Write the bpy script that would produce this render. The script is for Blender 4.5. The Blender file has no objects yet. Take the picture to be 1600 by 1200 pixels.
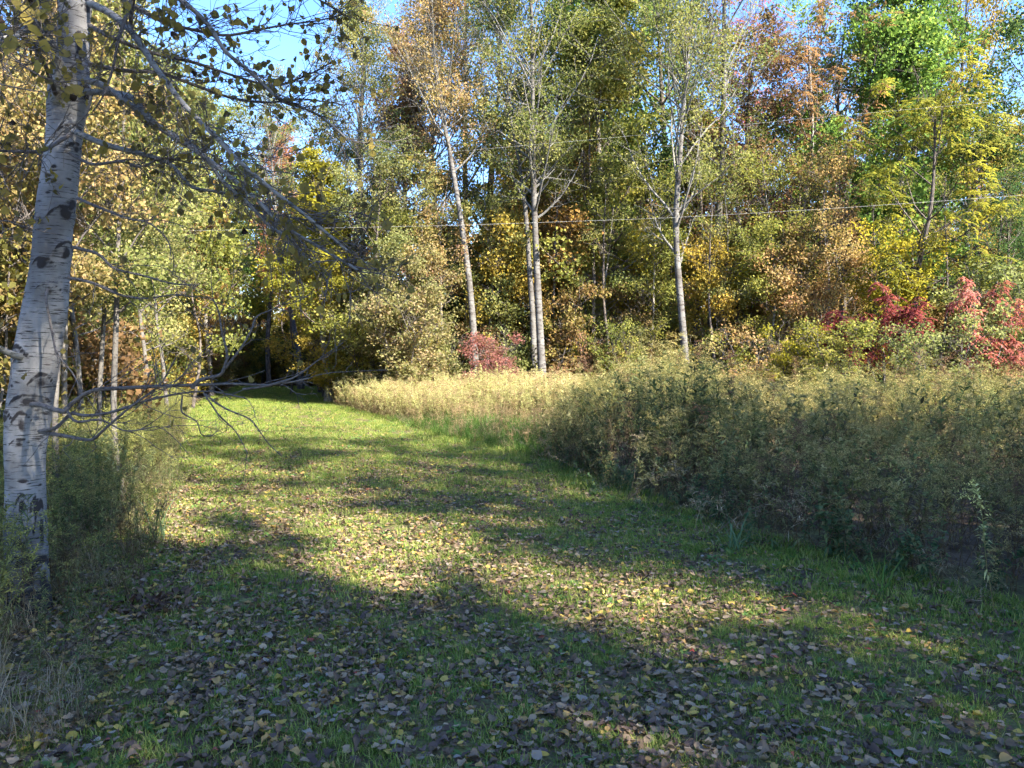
import bpy, math, random
import numpy as np

# ------------------------------------------------------------------ camera, sky, sun, exposure
sc = bpy.context.scene
COL = sc.collection
RAD = math.radians
FPX, CAMH, HZ = 1208.0, 1.6, 565.0            # focal length and horizon line of the 1600x1200 photograph
PITCH = math.atan((600.0 - HZ) / FPX)
cam_d = bpy.data.cameras.new('camera')
cam = bpy.data.objects.new('camera', cam_d)
COL.objects.link(cam)
cam.location = (0, 0, CAMH)
cam.rotation_euler = (math.pi / 2 - PITCH, 0, 0)
cam_d.sensor_width = 36.0
cam_d.lens = FPX / 1600.0 * 36.0
cam_d.clip_start = 0.05
cam_d.clip_end = 2000
sc.camera = cam

SUN_AZ, SUN_EL = RAD(133), RAD(38)            # azimuth from +Y towards +X
world = bpy.data.worlds.new('World')
sc.world = world
world.use_nodes = True
wn, wl = world.node_tree.nodes, world.node_tree.links
sky = wn.new('ShaderNodeTexSky')
sky.sky_type = 'NISHITA'
sky.sun_disc = False
sky.sun_elevation = SUN_EL
sky.sun_rotation = SUN_AZ
sky.air_density = 1.0
sky.dust_density = 0.3
sky.ozone_density = 3.0
hs = wn.new('ShaderNodeHueSaturation')
hs.inputs['Hue'].default_value = 0.511
hs.inputs['Saturation'].default_value = 1.2
wl.new(sky.outputs[0], hs.inputs['Color'])
wl.new(hs.outputs[0], wn['Background'].inputs[0])
wn['Background'].inputs[1].default_value = 0.112

sun_d = bpy.data.lights.new('sun', 'SUN')
sun_d.energy = 5.0
sun_d.angle = RAD(0.53)
sun_d.color = (1.0, 0.92, 0.79)
sun = bpy.data.objects.new('sun', sun_d)
COL.objects.link(sun)
sun.location = (20, -10, 30)
sun.rotation_euler = (math.pi / 2 - SUN_EL, 0, math.pi - SUN_AZ)

sc.view_settings.view_transform = 'Standard'
sc.view_settings.look = 'None'
sc.view_settings.gamma = 1
sc.view_settings.exposure = 2.5
sc.render.engine = 'CYCLES'
sc.cycles.max_bounces = 8
sc.cycles.diffuse_bounces = 6
sc.cycles.glossy_bounces = 1
sc.cycles.transmission_bounces = 6
sc.cycles.use_light_tree = False
sc.cycles.use_adaptive_sampling = True
sc.cycles.adaptive_threshold = 0.035
sc.cycles.use_denoising = True
sc.cycles.caustics_reflective = False
sc.cycles.caustics_refractive = False

# ------------------------------------------------------------------ helpers
SEED = 7
RS = np.random.RandomState


def at(px, py, d):
    """World point on the photograph's ray (px, py) at forward distance d."""
    u, v = (px - 800.0) / FPX, (600.0 - py) / FPX
    fy = math.cos(PITCH) + v * math.sin(PITCH)
    s = d / fy
    return np.array([s * u, d, CAMH + s * (-math.sin(PITCH) + v * math.cos(PITCH))])


def gx(px, d):
    return (px - 800.0) / FPX * d


def gz(x, y):
    return 0.035 * np.sin(x * 0.45 + 1.0) * np.cos(y * 0.31) + 0.015 * np.sin(x * 1.3 + y * 0.9)


XR_Y = [-8, 0, 3, 4.6, 5.44, 6.44, 7.9, 9.4, 12.1, 13.1, 16.1, 21.5, 27.6, 34, 43, 60]
XR_X = [6, 4.6, 3.6, 3.05, 2.7, 2.13, 1.63, 1.17, .6, .3, -1.47, -3.6, -6.6, -8.8, -10.8, -15]
XL_Y = [-8, 0, 3.3, 4.44, 6.3, 9, 12.5, 16.8, 25.8, 46, 60]
XL_X = [-1.2, -1.2, -1.75, -2.3, -2.8, -3.95, -5.4, -7.1, -10.7, -16.2, -20]


def xr(y):
    return np.interp(y, XR_Y, XR_X)


def xl(y):
    return np.interp(y, XL_Y, XL_X)


def mesh_np(name, V, F, mats, attrs=None, smooth=False, mi=None):
    V = np.ascontiguousarray(V, dtype=np.float32)
    F = np.ascontiguousarray(F, dtype=np.int32)
    me = bpy.data.meshes.new(name)
    k = F.shape[1]
    me.vertices.add(len(V))
    me.vertices.foreach_set('co', V.ravel())
    me.loops.add(F.size)
    me.loops.foreach_set('vertex_index', F.ravel())
    me.polygons.add(len(F))
    me.polygons.foreach_set('loop_start', np.arange(0, F.size, k, dtype=np.int32))
    me.polygons.foreach_set('loop_total', np.full(len(F), k, dtype=np.int32))
    if smooth:
        me.polygons.foreach_set('use_smooth', np.ones(len(F), dtype=bool))
    if mi is not None:
        me.polygons.foreach_set('material_index', np.asarray(mi, dtype=np.int32))
    for a, d in (attrs or {}).items():
        at_ = me.attributes.new(a, 'FLOAT', 'POINT')
        at_.data.foreach_set('value', np.ascontiguousarray(d, dtype=np.float32))
    me.update(calc_edges=True)
    for m in mats:
        me.materials.append(m)
    return me


def new_obj(name, data, parent=None, loc=None, rot=None, scale=None):
    o = bpy.data.objects.new(name, data)
    COL.objects.link(o)
    if parent is not None:
        o.parent = parent
    if loc is not None:
        o.location = [float(c) for c in loc]
    if rot is not None:
        o.rotation_euler = [float(c) for c in rot]
    if scale is not None:
        o.scale = [float(c) for c in scale] if hasattr(scale, '__len__') else (float(scale),) * 3
    return o


def tag(o, label=None, cat=None, group=None, kind=None):
    for k, v in (('label', label), ('category', cat), ('group', group), ('kind', kind)):
        if v:
            o[k] = v
    return o


def nrm(a):
    return a / np.maximum(np.linalg.norm(a, axis=-1, keepdims=True), 1e-9)


class Acc:
    """Collects quads with per-vertex values r and h."""

    def __init__(self):
        self.V, self.F, self.R, self.H, self.n = [], [], [], [], 0

    def add(self, V, F, r=0.5, h=0.5):
        V = np.asarray(V, dtype=np.float64).reshape(-1, 3)
        self.V.append(V)
        self.F.append(np.asarray(F) + self.n)
        self.R.append(np.broadcast_to(np.asarray(r, dtype=float), (len(V),)))
        self.H.append(np.broadcast_to(np.asarray(h, dtype=float), (len(V),)))
        self.n += len(V)

    def get(self):
        return np.concatenate(self.V), np.concatenate(self.F), np.concatenate(self.R), np.concatenate(self.H)

    def mesh(self, name, mats, smooth=False):
        V, F, R, H = self.get()
        return mesh_np(name, V, F, mats, {'r': R, 'h': H}, smooth)


def tubes(P, R, sides):
    """P (B,n,3) centre lines, R (B,n) radii -> quads."""
    B, n, _ = P.shape
    T = nrm(np.gradient(P, axis=1))
    ref = np.where(np.abs(T[:, :1, 2:3]) > 0.8, np.array([[[1.0, 0.13, 0]]]), np.array([[[0.1, 0.07, 1.0]]]))
    A = nrm(np.cross(T, np.broadcast_to(ref, T.shape)))
    Bn = np.cross(T, A)
    ang = np.arange(sides) * 2 * math.pi / sides
    V = (P[:, :, None, :] + R[:, :, None, None] *
         (np.cos(ang)[None, None, :, None] * A[:, :, None, :] + np.sin(ang)[None, None, :, None] * Bn[:, :, None, :]))
    idx = np.arange(B * n * sides).reshape(B, n, sides)
    a = idx[:, :-1, :]
    b = np.roll(idx, -1, axis=2)[:, :-1, :]
    c = np.roll(idx, -1, axis=2)[:, 1:, :]
    d = idx[:, 1:, :]
    F = np.stack([a, b, c, d], axis=-1).reshape(-1, 4)
    return V.reshape(-1, 3), F


def grow(start, dirs, length, n, up, wob, rng):
    """Curved branches: start (B,3), dirs (B,3), length (B,) -> P (B,n,3), T (B,n,3)."""
    B = len(start)
    P = np.zeros((B, n, 3))
    T = np.zeros((B, n, 3))
    P[:, 0] = start
    d = nrm(dirs)
    T[:, 0] = d
    step = (length / (n - 1))[:, None]
    for i in range(1, n):
        d = nrm(d + np.array([0, 0, 1.0]) * (np.asarray(up).reshape(-1, 1) / (n - 1)) + rng.normal(0, wob, (B, 3)))
        P[:, i] = P[:, i - 1] + d * step
        T[:, i] = d
    return P, T


def kites(C, D, N, L, W, fold=0.25):
    """Leaves: centre, axis, normal, length, width -> kite quads."""
    D = nrm(D)
    S = nrm(np.cross(D, N))
    N2 = np.cross(S, D)
    L = np.asarray(L).reshape(-1, 1)
    W = np.asarray(W).reshape(-1, 1)
    b = C - D * L * 0.5
    t = C + D * L * 0.5 - N2 * L * 0.12
    m = C - D * L * 0.06 + N2 * W * fold
    V = np.stack([b, m + S * W * 0.5, t, m - S * W * 0.5], axis=1).reshape(-1, 3)
    F = np.arange(len(V)).reshape(-1, 4)
    return V, F


def strips(B0, D, up, L, W, droop, rng, n=3):
    """Blade leaves: base, horizontal direction, initial rise, length, width -> strip quads (n levels)."""
    k = len(B0)
    S = nrm(np.cross(D, np.array([0, 0, 1.0])))
    d = nrm(D + np.array([0, 0, 1.0]) * np.asarray(up).reshape(-1, 1))
    p = B0.copy()
    rows = []
    prof = {3: [0.55, 1.0, 0.06], 4: [0.5, 1.0, 0.8, 0.05]}[n]
    for i in range(n):
        w = np.asarray(W).reshape(-1, 1) * prof[i] * 0.5
        rows += [p - S * w, p + S * w]
        p = p + d * (np.asarray(L) / (n - 1)).reshape(-1, 1)
        d = nrm(d - np.array([0, 0, 1.0]) * np.asarray(droop).reshape(-1, 1) / (n - 1))
    V = np.stack(rows, axis=1).reshape(-1, 3)
    q = np.array([[2 * i, 2 * i + 1, 2 * i + 3, 2 * i + 2] for i in range(n - 1)])
    F = (np.arange(k)[:, None, None] * 2 * n + q[None]).reshape(-1, 4)
    return V, F, 2 * n


def rand_dirs(n, rng, zlo=-0.3, zhi=0.3):
    a = rng.uniform(0, 2 * math.pi, n)
    z = rng.uniform(zlo, zhi, n)
    return nrm(np.stack([np.cos(a), np.sin(a), z], 1))


# ------------------------------------------------------------------ materials
def nt_new(name):
    m = bpy.data.materials.new(name)
    m.use_nodes = True
    m.node_tree.nodes.clear()
    return m, m.node_tree.nodes, m.node_tree.links


def ramp(N, stops, interp='LINEAR'):
    r = N.new('ShaderNodeValToRGB')
    r.color_ramp.interpolation = interp
    e = r.color_ramp.elements
    while len(e) < len(stops):
        e.new(0.5)
    for el, (p, c) in zip(e, stops):
        el.position = p
        el.color = (c[0], c[1], c[2], 1)
    return r


def math_n(N, L, op, a, b=None):
    m = N.new('ShaderNodeMath')
    m.operation = op
    for i, v in enumerate((a, b)):
        if v is None:
            continue
        if isinstance(v, (int, float)):
            m.inputs[i].default_value = v
        else:
            L.new(v, m.inputs[i])
    return m.outputs[0]


def leaf_shader(N, L, col, transl=0.4, rough=0.5, spec=0.25):
    """Thin leaf: front reflection plus light passing through."""
    out = N.new('ShaderNodeOutputMaterial')
    if spec > 0.3:
        p = N.new('ShaderNodeBsdfPrincipled')
        p.inputs['Roughness'].default_value = rough
        p.inputs['Specular IOR Level'].default_value = spec
        pc = p.inputs['Base Color']
    else:
        p = N.new('ShaderNodeBsdfDiffuse')
        pc = p.inputs['Color']
    t = N.new('ShaderNodeBsdfTranslucent')
    mx = N.new('ShaderNodeMixShader')
    mx.inputs[0].default_value = transl
    L.new(col, pc)
    g = N.new('ShaderNodeMixRGB')
    g.blend_type = 'MULTIPLY'
    g.inputs[0].default_value = 1
    L.new(col, g.inputs[1])
    g.inputs[2].default_value = (1.3, 1.3, 0.85, 1)
    L.new(g.outputs[0], t.inputs[0])
    L.new(p.outputs[0], mx.inputs[1])
    L.new(t.outputs[0], mx.inputs[2])
    L.new(mx.outputs[0], out.inputs[0])
    return mx


def attr(N, name):
    a = N.new('ShaderNodeAttribute')
    a.attribute_name = name
    return a.outputs['Fac']


def leaf_mat(name, cols, transl=0.45, obj_var=0.25, rough=0.5, spec=0.25):
    """Leaf colours picked by the leaf's own value r, shifted a little per tree."""
    m, N, L = nt_new(name)
    oi = N.new('ShaderNodeObjectInfo')
    v = math_n(N, L, 'MULTIPLY_ADD', oi.outputs['Random'], obj_var)
    v.node.inputs[2].default_value = -obj_var / 2
    v = math_n(N, L, 'ADD', v, attr(N, 'r'))
    k = len(cols) - 1
    r = ramp(N, [(i / k, c) for i, c in enumerate(cols)])
    L.new(v, r.inputs[0])
    leaf_shader(N, L, r.outputs[0], transl, rough, spec)
    return m


def tree_mix_mat(name, cols, transl=0.4):
    """Each tree of the wood picks its own hue, its leaves spread a little around it."""
    m, N, L = nt_new(name)
    oi = N.new('ShaderNodeObjectInfo')
    k = len(cols)
    r = ramp(N, [(i / (k - 1), c) for i, c in enumerate(cols)])
    v = math_n(N, L, 'MULTIPLY_ADD', attr(N, 'r'), 0.2)
    L.new(oi.outputs['Random'], v.node.inputs[2])
    v = math_n(N, L, 'SUBTRACT', v, 0.1)
    L.new(v, r.inputs[0])
    h = N.new('ShaderNodeHueSaturation')
    L.new(r.outputs[0], h.inputs['Color'])
    b = math_n(N, L, 'MULTIPLY_ADD', attr(N, 'r'), 0.7)
    b.node.inputs[2].default_value = 0.65
    L.new(b, h.inputs['Value'])
    leaf_shader(N, L, h.outputs[0], transl)
    return m


def height_mat(name, low, mid, top, transl=0.35, spread=0.35):
    """Tall weeds: withered low down, green in the middle, seed heads on top."""
    m, N, L = nt_new(name)
    oi = N.new('ShaderNodeObjectInfo')
    v = math_n(N, L, 'MULTIPLY_ADD', attr(N, 'r'), spread)
    L.new(attr(N, 'h'), v.node.inputs[2])
    v = math_n(N, L, 'SUBTRACT', v, spread / 2)
    w = math_n(N, L, 'MULTIPLY_ADD', oi.outputs['Random'], 0.5)
    L.new(v, w.node.inputs[2])
    w = math_n(N, L, 'SUBTRACT', w, 0.25)
    r = ramp(N, [(0.0, low), (0.38, [(a + b) / 2 for a, b in zip(low, mid)]), (0.62, mid), (1.0, top)])
    L.new(w, r.inputs[0])
    h = N.new('ShaderNodeHueSaturation')
    L.new(r.outputs[0], h.inputs['Color'])
    b = math_n(N, L, 'MULTIPLY_ADD', attr(N, 'r'), 0.9)
    b.node.inputs[2].default_value = 0.55
    L.new(b, h.inputs['Value'])
    leaf_shader(N, L, h.outputs[0], transl)
    return m


def bark_mat(name, base, dark, sx=9, sz=70, amount=0.5, big=2.0, bigamt=0.5, bump=0.25, hero=False):
    """Bark: short dark cross marks, larger dark patches, the attribute h adds knots and scars."""
    m, N, L = nt_new(name)
    out = N.new('ShaderNodeOutputMaterial')
    p = N.new('ShaderNodeBsdfPrincipled')
    p.inputs['Roughness'].default_value = 0.85
    p.inputs['Specular IOR Level'].default_value = 0.2
    tc = N.new('ShaderNodeTexCoord')
    mp = N.new('ShaderNodeMapping')
    mp.inputs['Scale'].default_value = (sx, sx, sz)
    L.new(tc.outputs['Object'], mp.inputs[0])
    n1 = N.new('ShaderNodeTexNoise')
    n1.inputs['Scale'].default_value = 1.0
    n1.inputs['Detail'].default_value = 5
    n1.inputs['Roughness'].default_value = 0.6
    L.new(mp.outputs[0], n1.inputs['Vector'])
    r1 = ramp(N, [(0.5 - 0.02 - 0.06 * amount, (0, 0, 0)), (0.5 + 0.1, (1, 1, 1))] if amount < 0.9 else [(0.38, (0, 0, 0)), (0.62, (1, 1, 1))])
    r1.color_ramp.elements[0].position = 0.30 + 0.14 * amount
    r1.color_ramp.elements[1].position = 0.40 + 0.14 * amount
    L.new(n1.outputs['Fac'], r1.inputs[0])
    n2 = N.new('ShaderNodeTexNoise')
    n2.inputs['Scale'].default_value = big
    n2.inputs['Detail'].default_value = 6
    L.new(tc.outputs['Object'], n2.inputs['Vector'])
    r2 = ramp(N, [(0.40, (1 - bigamt,) * 3), (0.62, (1, 1, 1))])
    L.new(n2.outputs['Fac'], r2.inputs[0])
    n3 = N.new('ShaderNodeTexNoise')
    n3.inputs['Scale'].default_value = 14
    n3.inputs['Detail'].default_value = 6
    L.new(tc.outputs['Object'], n3.inputs['Vector'])
    tone = ramp(N, [(0.3, [c * 0.78 for c in base]), (0.7, [min(1, c * 1.12) for c in base])])
    L.new(n3.outputs['Fac'], tone.inputs[0])
    mul = math_n(N, L, 'MULTIPLY', r1.outputs[0], r2.outputs[0])
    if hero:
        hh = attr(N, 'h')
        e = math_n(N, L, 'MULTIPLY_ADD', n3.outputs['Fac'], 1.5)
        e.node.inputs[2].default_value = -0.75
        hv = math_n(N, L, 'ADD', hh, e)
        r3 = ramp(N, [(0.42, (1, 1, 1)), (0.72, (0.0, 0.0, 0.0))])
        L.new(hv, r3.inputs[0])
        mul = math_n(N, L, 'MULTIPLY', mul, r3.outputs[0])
    mix = N.new('ShaderNodeMixRGB')
    mix.inputs[1].default_value = (*dark, 1)
    L.new(mul, mix.inputs[0])
    L.new(tone.outputs[0], mix.inputs[2])
    L.new(mix.outputs[0], p.inputs['Base Color'])
    b = N.new('ShaderNodeBump')
    b.inputs['Strength'].default_value = bump
    b.inputs['Distance'].default_value = 0.02
    s = math_n(N, L, 'ADD', mul, n3.outputs['Fac'])
    L.new(s, b.inputs['Height'])
    L.new(b.outputs[0], p.inputs['Normal'])
    L.new(p.outputs[0], out.inputs[0])
    return m


def ground_mat(name, c1, c2, c3, scale=3.0):
    m, N, L = nt_new(name)
    out = N.new('ShaderNodeOutputMaterial')
    p = N.new('ShaderNodeBsdfPrincipled')
    p.inputs['Roughness'].default_value = 0.95
    p.inputs['Specular IOR Level'].default_value = 0.1
    tc = N.new('ShaderNodeTexCoord')
    a = N.new('ShaderNodeTexNoise')
    a.inputs['Scale'].default_value = scale
    a.inputs['Detail'].default_value = 8
    a.inputs['Roughness'].default_value = 0.7
    L.new(tc.outputs['Object'], a.inputs['Vector'])
    b = N.new('ShaderNodeTexNoise')
    b.inputs['Scale'].default_value = 45
    b.inputs['Detail'].default_value = 4
    L.new(tc.outputs['Object'], b.inputs['Vector'])
    s = math_n(N, L, 'MULTIPLY_ADD', b.outputs['Fac'], 0.5)
    L.new(a.outputs['Fac'], s.node.inputs[2])
    s = math_n(N, L, 'SUBTRACT', s, 0.25)
    r = ramp(N, [(0.33, c1), (0.5, c2), (0.66, c3)])
    L.new(s, r.inputs[0])
    L.new(r.outputs[0], p.inputs['Base Color'])
    bm = N.new('ShaderNodeBump')
    bm.inputs['Strength'].default_value = 0.6
    bm.inputs['Distance'].default_value = 0.03
    L.new(b.outputs['Fac'], bm.inputs['Height'])
    L.new(bm.outputs[0], p.inputs['Normal'])
    L.new(p.outputs[0], out.inputs[0])
    return m


def plain_mat(name, c, rough=0.5, metal=0.0):
    m, N, L = nt_new(name)
    out = N.new('ShaderNodeOutputMaterial')
    p = N.new('ShaderNodeBsdfPrincipled')
    n = N.new('ShaderNodeTexNoise')
    n.inputs['Scale'].default_value = 20
    r = ramp(N, [(0.3, [x * 0.75 for x in c]), (0.7, c)])
    L.new(n.outputs['Fac'], r.inputs[0])
    L.new(r.outputs[0], p.inputs['Base Color'])
    p.inputs['Roughness'].default_value = rough
    p.inputs['Metallic'].default_value = metal
    L.new(p.outputs[0], out.inputs[0])
    return m


M = {}
M['aspen_bark'] = bark_mat('aspen_bark', (0.16, 0.155, 0.145), (0.055, 0.047, 0.042), 5, 22, 0.62, 1.5, 0.8)
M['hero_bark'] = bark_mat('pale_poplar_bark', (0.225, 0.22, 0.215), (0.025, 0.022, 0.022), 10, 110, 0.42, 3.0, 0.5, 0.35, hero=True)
M['twig_bark'] = bark_mat('twig_bark', (0.12, 0.105, 0.095), (0.05, 0.042, 0.038), 30, 60, 0.6, 6, 0.3)
M['branch_bark'] = bark_mat('branch_bark', (0.20, 0.19, 0.175), (0.06, 0.06, 0.05), 20, 60, 0.6, 6, 0.4)
M['dark_bark'] = bark_mat('dark_bark', (0.15, 0.125, 0.105), (0.04, 0.034, 0.03), 22, 5, 0.9, 3, 0.4, 0.5)
M['grey_bark'] = bark_mat('grey_bark', (0.30, 0.275, 0.24), (0.09, 0.08, 0.07), 14, 10, 0.7, 2, 0.5)
M['shaded_sapling_bark'] = bark_mat('shaded_sapling_bark', (0.135, 0.125, 0.11), (0.06, 0.05, 0.045), 14, 30, 0.6, 2, 0.5)  # shade over the left saplings put into a darker bark colour
M['dead_wood'] = bark_mat('bleached_wood', (0.62, 0.57, 0.50), (0.25, 0.22, 0.19), 14, 10, 0.4, 2, 0.2)

M['l_aspen'] = leaf_mat('aspen_leaf', [(0.085, 0.12, 0.04), (0.16, 0.185, 0.06), (0.27, 0.26, 0.10), (0.42, 0.35, 0.15)])
M['l_aspen_gold'] = leaf_mat('golden_aspen_leaf', [(0.13, 0.15, 0.045), (0.24, 0.22, 0.065), (0.36, 0.28, 0.08), (0.42, 0.28, 0.11)])
M['l_tan'] = leaf_mat('tan_olive_leaf', [(0.112, 0.112, 0.044), (0.275, 0.225, 0.088), (0.4, 0.275, 0.138), (0.375, 0.2, 0.1)])
M['l_green'] = leaf_mat('green_leaf', [(0.054, 0.108, 0.032), (0.108, 0.19, 0.05), (0.18, 0.278, 0.072), (0.36, 0.396, 0.09)])
M['l_dark'] = leaf_mat('dark_green_leaf', [(0.03, 0.06, 0.024), (0.053, 0.098, 0.038), (0.09, 0.15, 0.053), (0.15, 0.195, 0.075)])
M['l_olive'] = leaf_mat('olive_leaf', [(0.07, 0.098, 0.028), (0.154, 0.175, 0.049), (0.266, 0.259, 0.07), (0.42, 0.336, 0.098)])
M['l_gold'] = leaf_mat('golden_leaf', [(0.17, 0.17, 0.045), (0.30, 0.24, 0.055), (0.42, 0.31, 0.07), (0.42, 0.26, 0.065)])
M['l_yellow'] = leaf_mat('yellow_green_leaf', [(0.09, 0.11, 0.025), (0.20, 0.20, 0.035), (0.34, 0.30, 0.04), (0.48, 0.38, 0.05)])
M['l_hickory'] = leaf_mat('hickory_leaf', [(0.092, 0.115, 0.029), (0.172, 0.178, 0.04), (0.287, 0.265, 0.046), (0.529, 0.425, 0.057)])
M['l_orange'] = leaf_mat('orange_leaf', [(0.18, 0.16, 0.06), (0.31, 0.22, 0.07), (0.38, 0.21, 0.075), (0.36, 0.17, 0.075)])
M['l_rust'] = leaf_mat('rust_leaf', [(0.15, 0.13, 0.06), (0.23, 0.15, 0.085), (0.30, 0.165, 0.10), (0.30, 0.13, 0.09)])
M['l_red'] = leaf_mat('red_leaf', [(0.15, 0.09, 0.05), (0.26, 0.075, 0.075), (0.40, 0.15, 0.14), (0.46, 0.23, 0.18)])
M['l_crimson'] = leaf_mat('crimson_leaf', [(0.07, 0.02, 0.03), (0.13, 0.03, 0.042), (0.22, 0.055, 0.06), (0.34, 0.13, 0.11)])
M['l_dusty'] = leaf_mat('dusty_red_leaf', [(0.17, 0.15, 0.08), (0.24, 0.11, 0.09), (0.32, 0.13, 0.13), (0.40, 0.26, 0.20)])
M['l_pink'] = leaf_mat('pinkish_leaf', [(0.12, 0.14, 0.055), (0.20, 0.20, 0.08), (0.28, 0.23, 0.12), (0.36, 0.21, 0.14)])
M['l_pale'] = leaf_mat('pale_green_leaf', [(0.081, 0.103, 0.04), (0.149, 0.178, 0.069), (0.241, 0.253, 0.103), (0.345, 0.31, 0.127)])
FALL = [(0.09, 0.15, 0.045), (0.17, 0.20, 0.06), (0.12, 0.17, 0.05), (0.36, 0.27, 0.07), (0.16, 0.19, 0.06), (0.42, 0.24, 0.07), (0.13, 0.18, 0.055), (0.38, 0.18, 0.08), (0.30, 0.14, 0.09)]
M['l_wood'] = tree_mix_mat('mixed_autumn_leaf', FALL)
M['l_under'] = tree_mix_mat('undergrowth_leaf', [(0.068, 0.095, 0.034), (0.149, 0.149, 0.047), (0.297, 0.23, 0.061), (0.121, 0.121, 0.047), (0.23, 0.135, 0.068), (0.189, 0.189, 0.054), (0.405, 0.27, 0.054)])
M['l_hero'] = leaf_mat('poplar_leaf', [(0.10, 0.085, 0.04), (0.17, 0.14, 0.05), (0.24, 0.19, 0.055), (0.32, 0.25, 0.06)], 0.45, 0.5)
M['l_hero_dark'] = leaf_mat('withered_poplar_leaf', [(0.02, 0.016, 0.016), (0.04, 0.03, 0.025)], 0.1, 0.3)
M['goldenrod'] = height_mat('goldenrod', (0.19, 0.135, 0.085), (0.13, 0.15, 0.055), (0.36, 0.30, 0.13))
M['goldenrod_dark'] = height_mat('goldenrod_green', (0.17, 0.12, 0.08), (0.085, 0.13, 0.055), (0.25, 0.23, 0.09))
M['meadow'] = height_mat('yellow_meadow', (0.26, 0.21, 0.12), (0.35, 0.36, 0.14), (0.50, 0.46, 0.22))
M['meadow_tan'] = height_mat('tan_meadow', (0.16, 0.11, 0.07), (0.28, 0.21, 0.11), (0.42, 0.31, 0.18))
M['dock'] = leaf_mat('dock_seed', [(0.10, 0.06, 0.04), (0.17, 0.10, 0.065), (0.26, 0.16, 0.10)], 0.2)
M['foot'] = leaf_mat('broad_weed', [(0.05, 0.09, 0.045), (0.09, 0.14, 0.065), (0.14, 0.19, 0.08), (0.24, 0.20, 0.09)], 0.35)
M['left_weed'] = height_mat('left_weed', (0.17, 0.12, 0.07), (0.15, 0.17, 0.06), (0.26, 0.26, 0.08))
M['straw'] = leaf_mat('straw', [(0.18, 0.14, 0.09), (0.30, 0.24, 0.15), (0.42, 0.34, 0.22)], 0.25)
M['lush'] = leaf_mat('lush_grass', [(0.05, 0.10, 0.025), (0.09, 0.17, 0.04), (0.16, 0.24, 0.06)], 0.4)
M['blade'] = leaf_mat('lawn_grass', [(0.085, 0.15, 0.03), (0.15, 0.225, 0.045), (0.24, 0.29, 0.07), (0.38, 0.36, 0.13)], 0.4, 0.45)
M['clover'] = leaf_mat('clover', [(0.08, 0.15, 0.05), (0.12, 0.21, 0.06), (0.17, 0.25, 0.08)], 0.35)
M['lawn'] = ground_mat('lawn_soil', (0.07, 0.05, 0.03), (0.105, 0.09, 0.04), (0.18, 0.18, 0.06))
M['soil'] = ground_mat('forest_floor', (0.05, 0.035, 0.022), (0.10, 0.07, 0.045), (0.16, 0.12, 0.075))
M['wire'] = plain_mat('wire', (0.36, 0.36, 0.34), 0.6)

# ------------------------------------------------------------------ plant builders
UNUSED = {}


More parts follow.
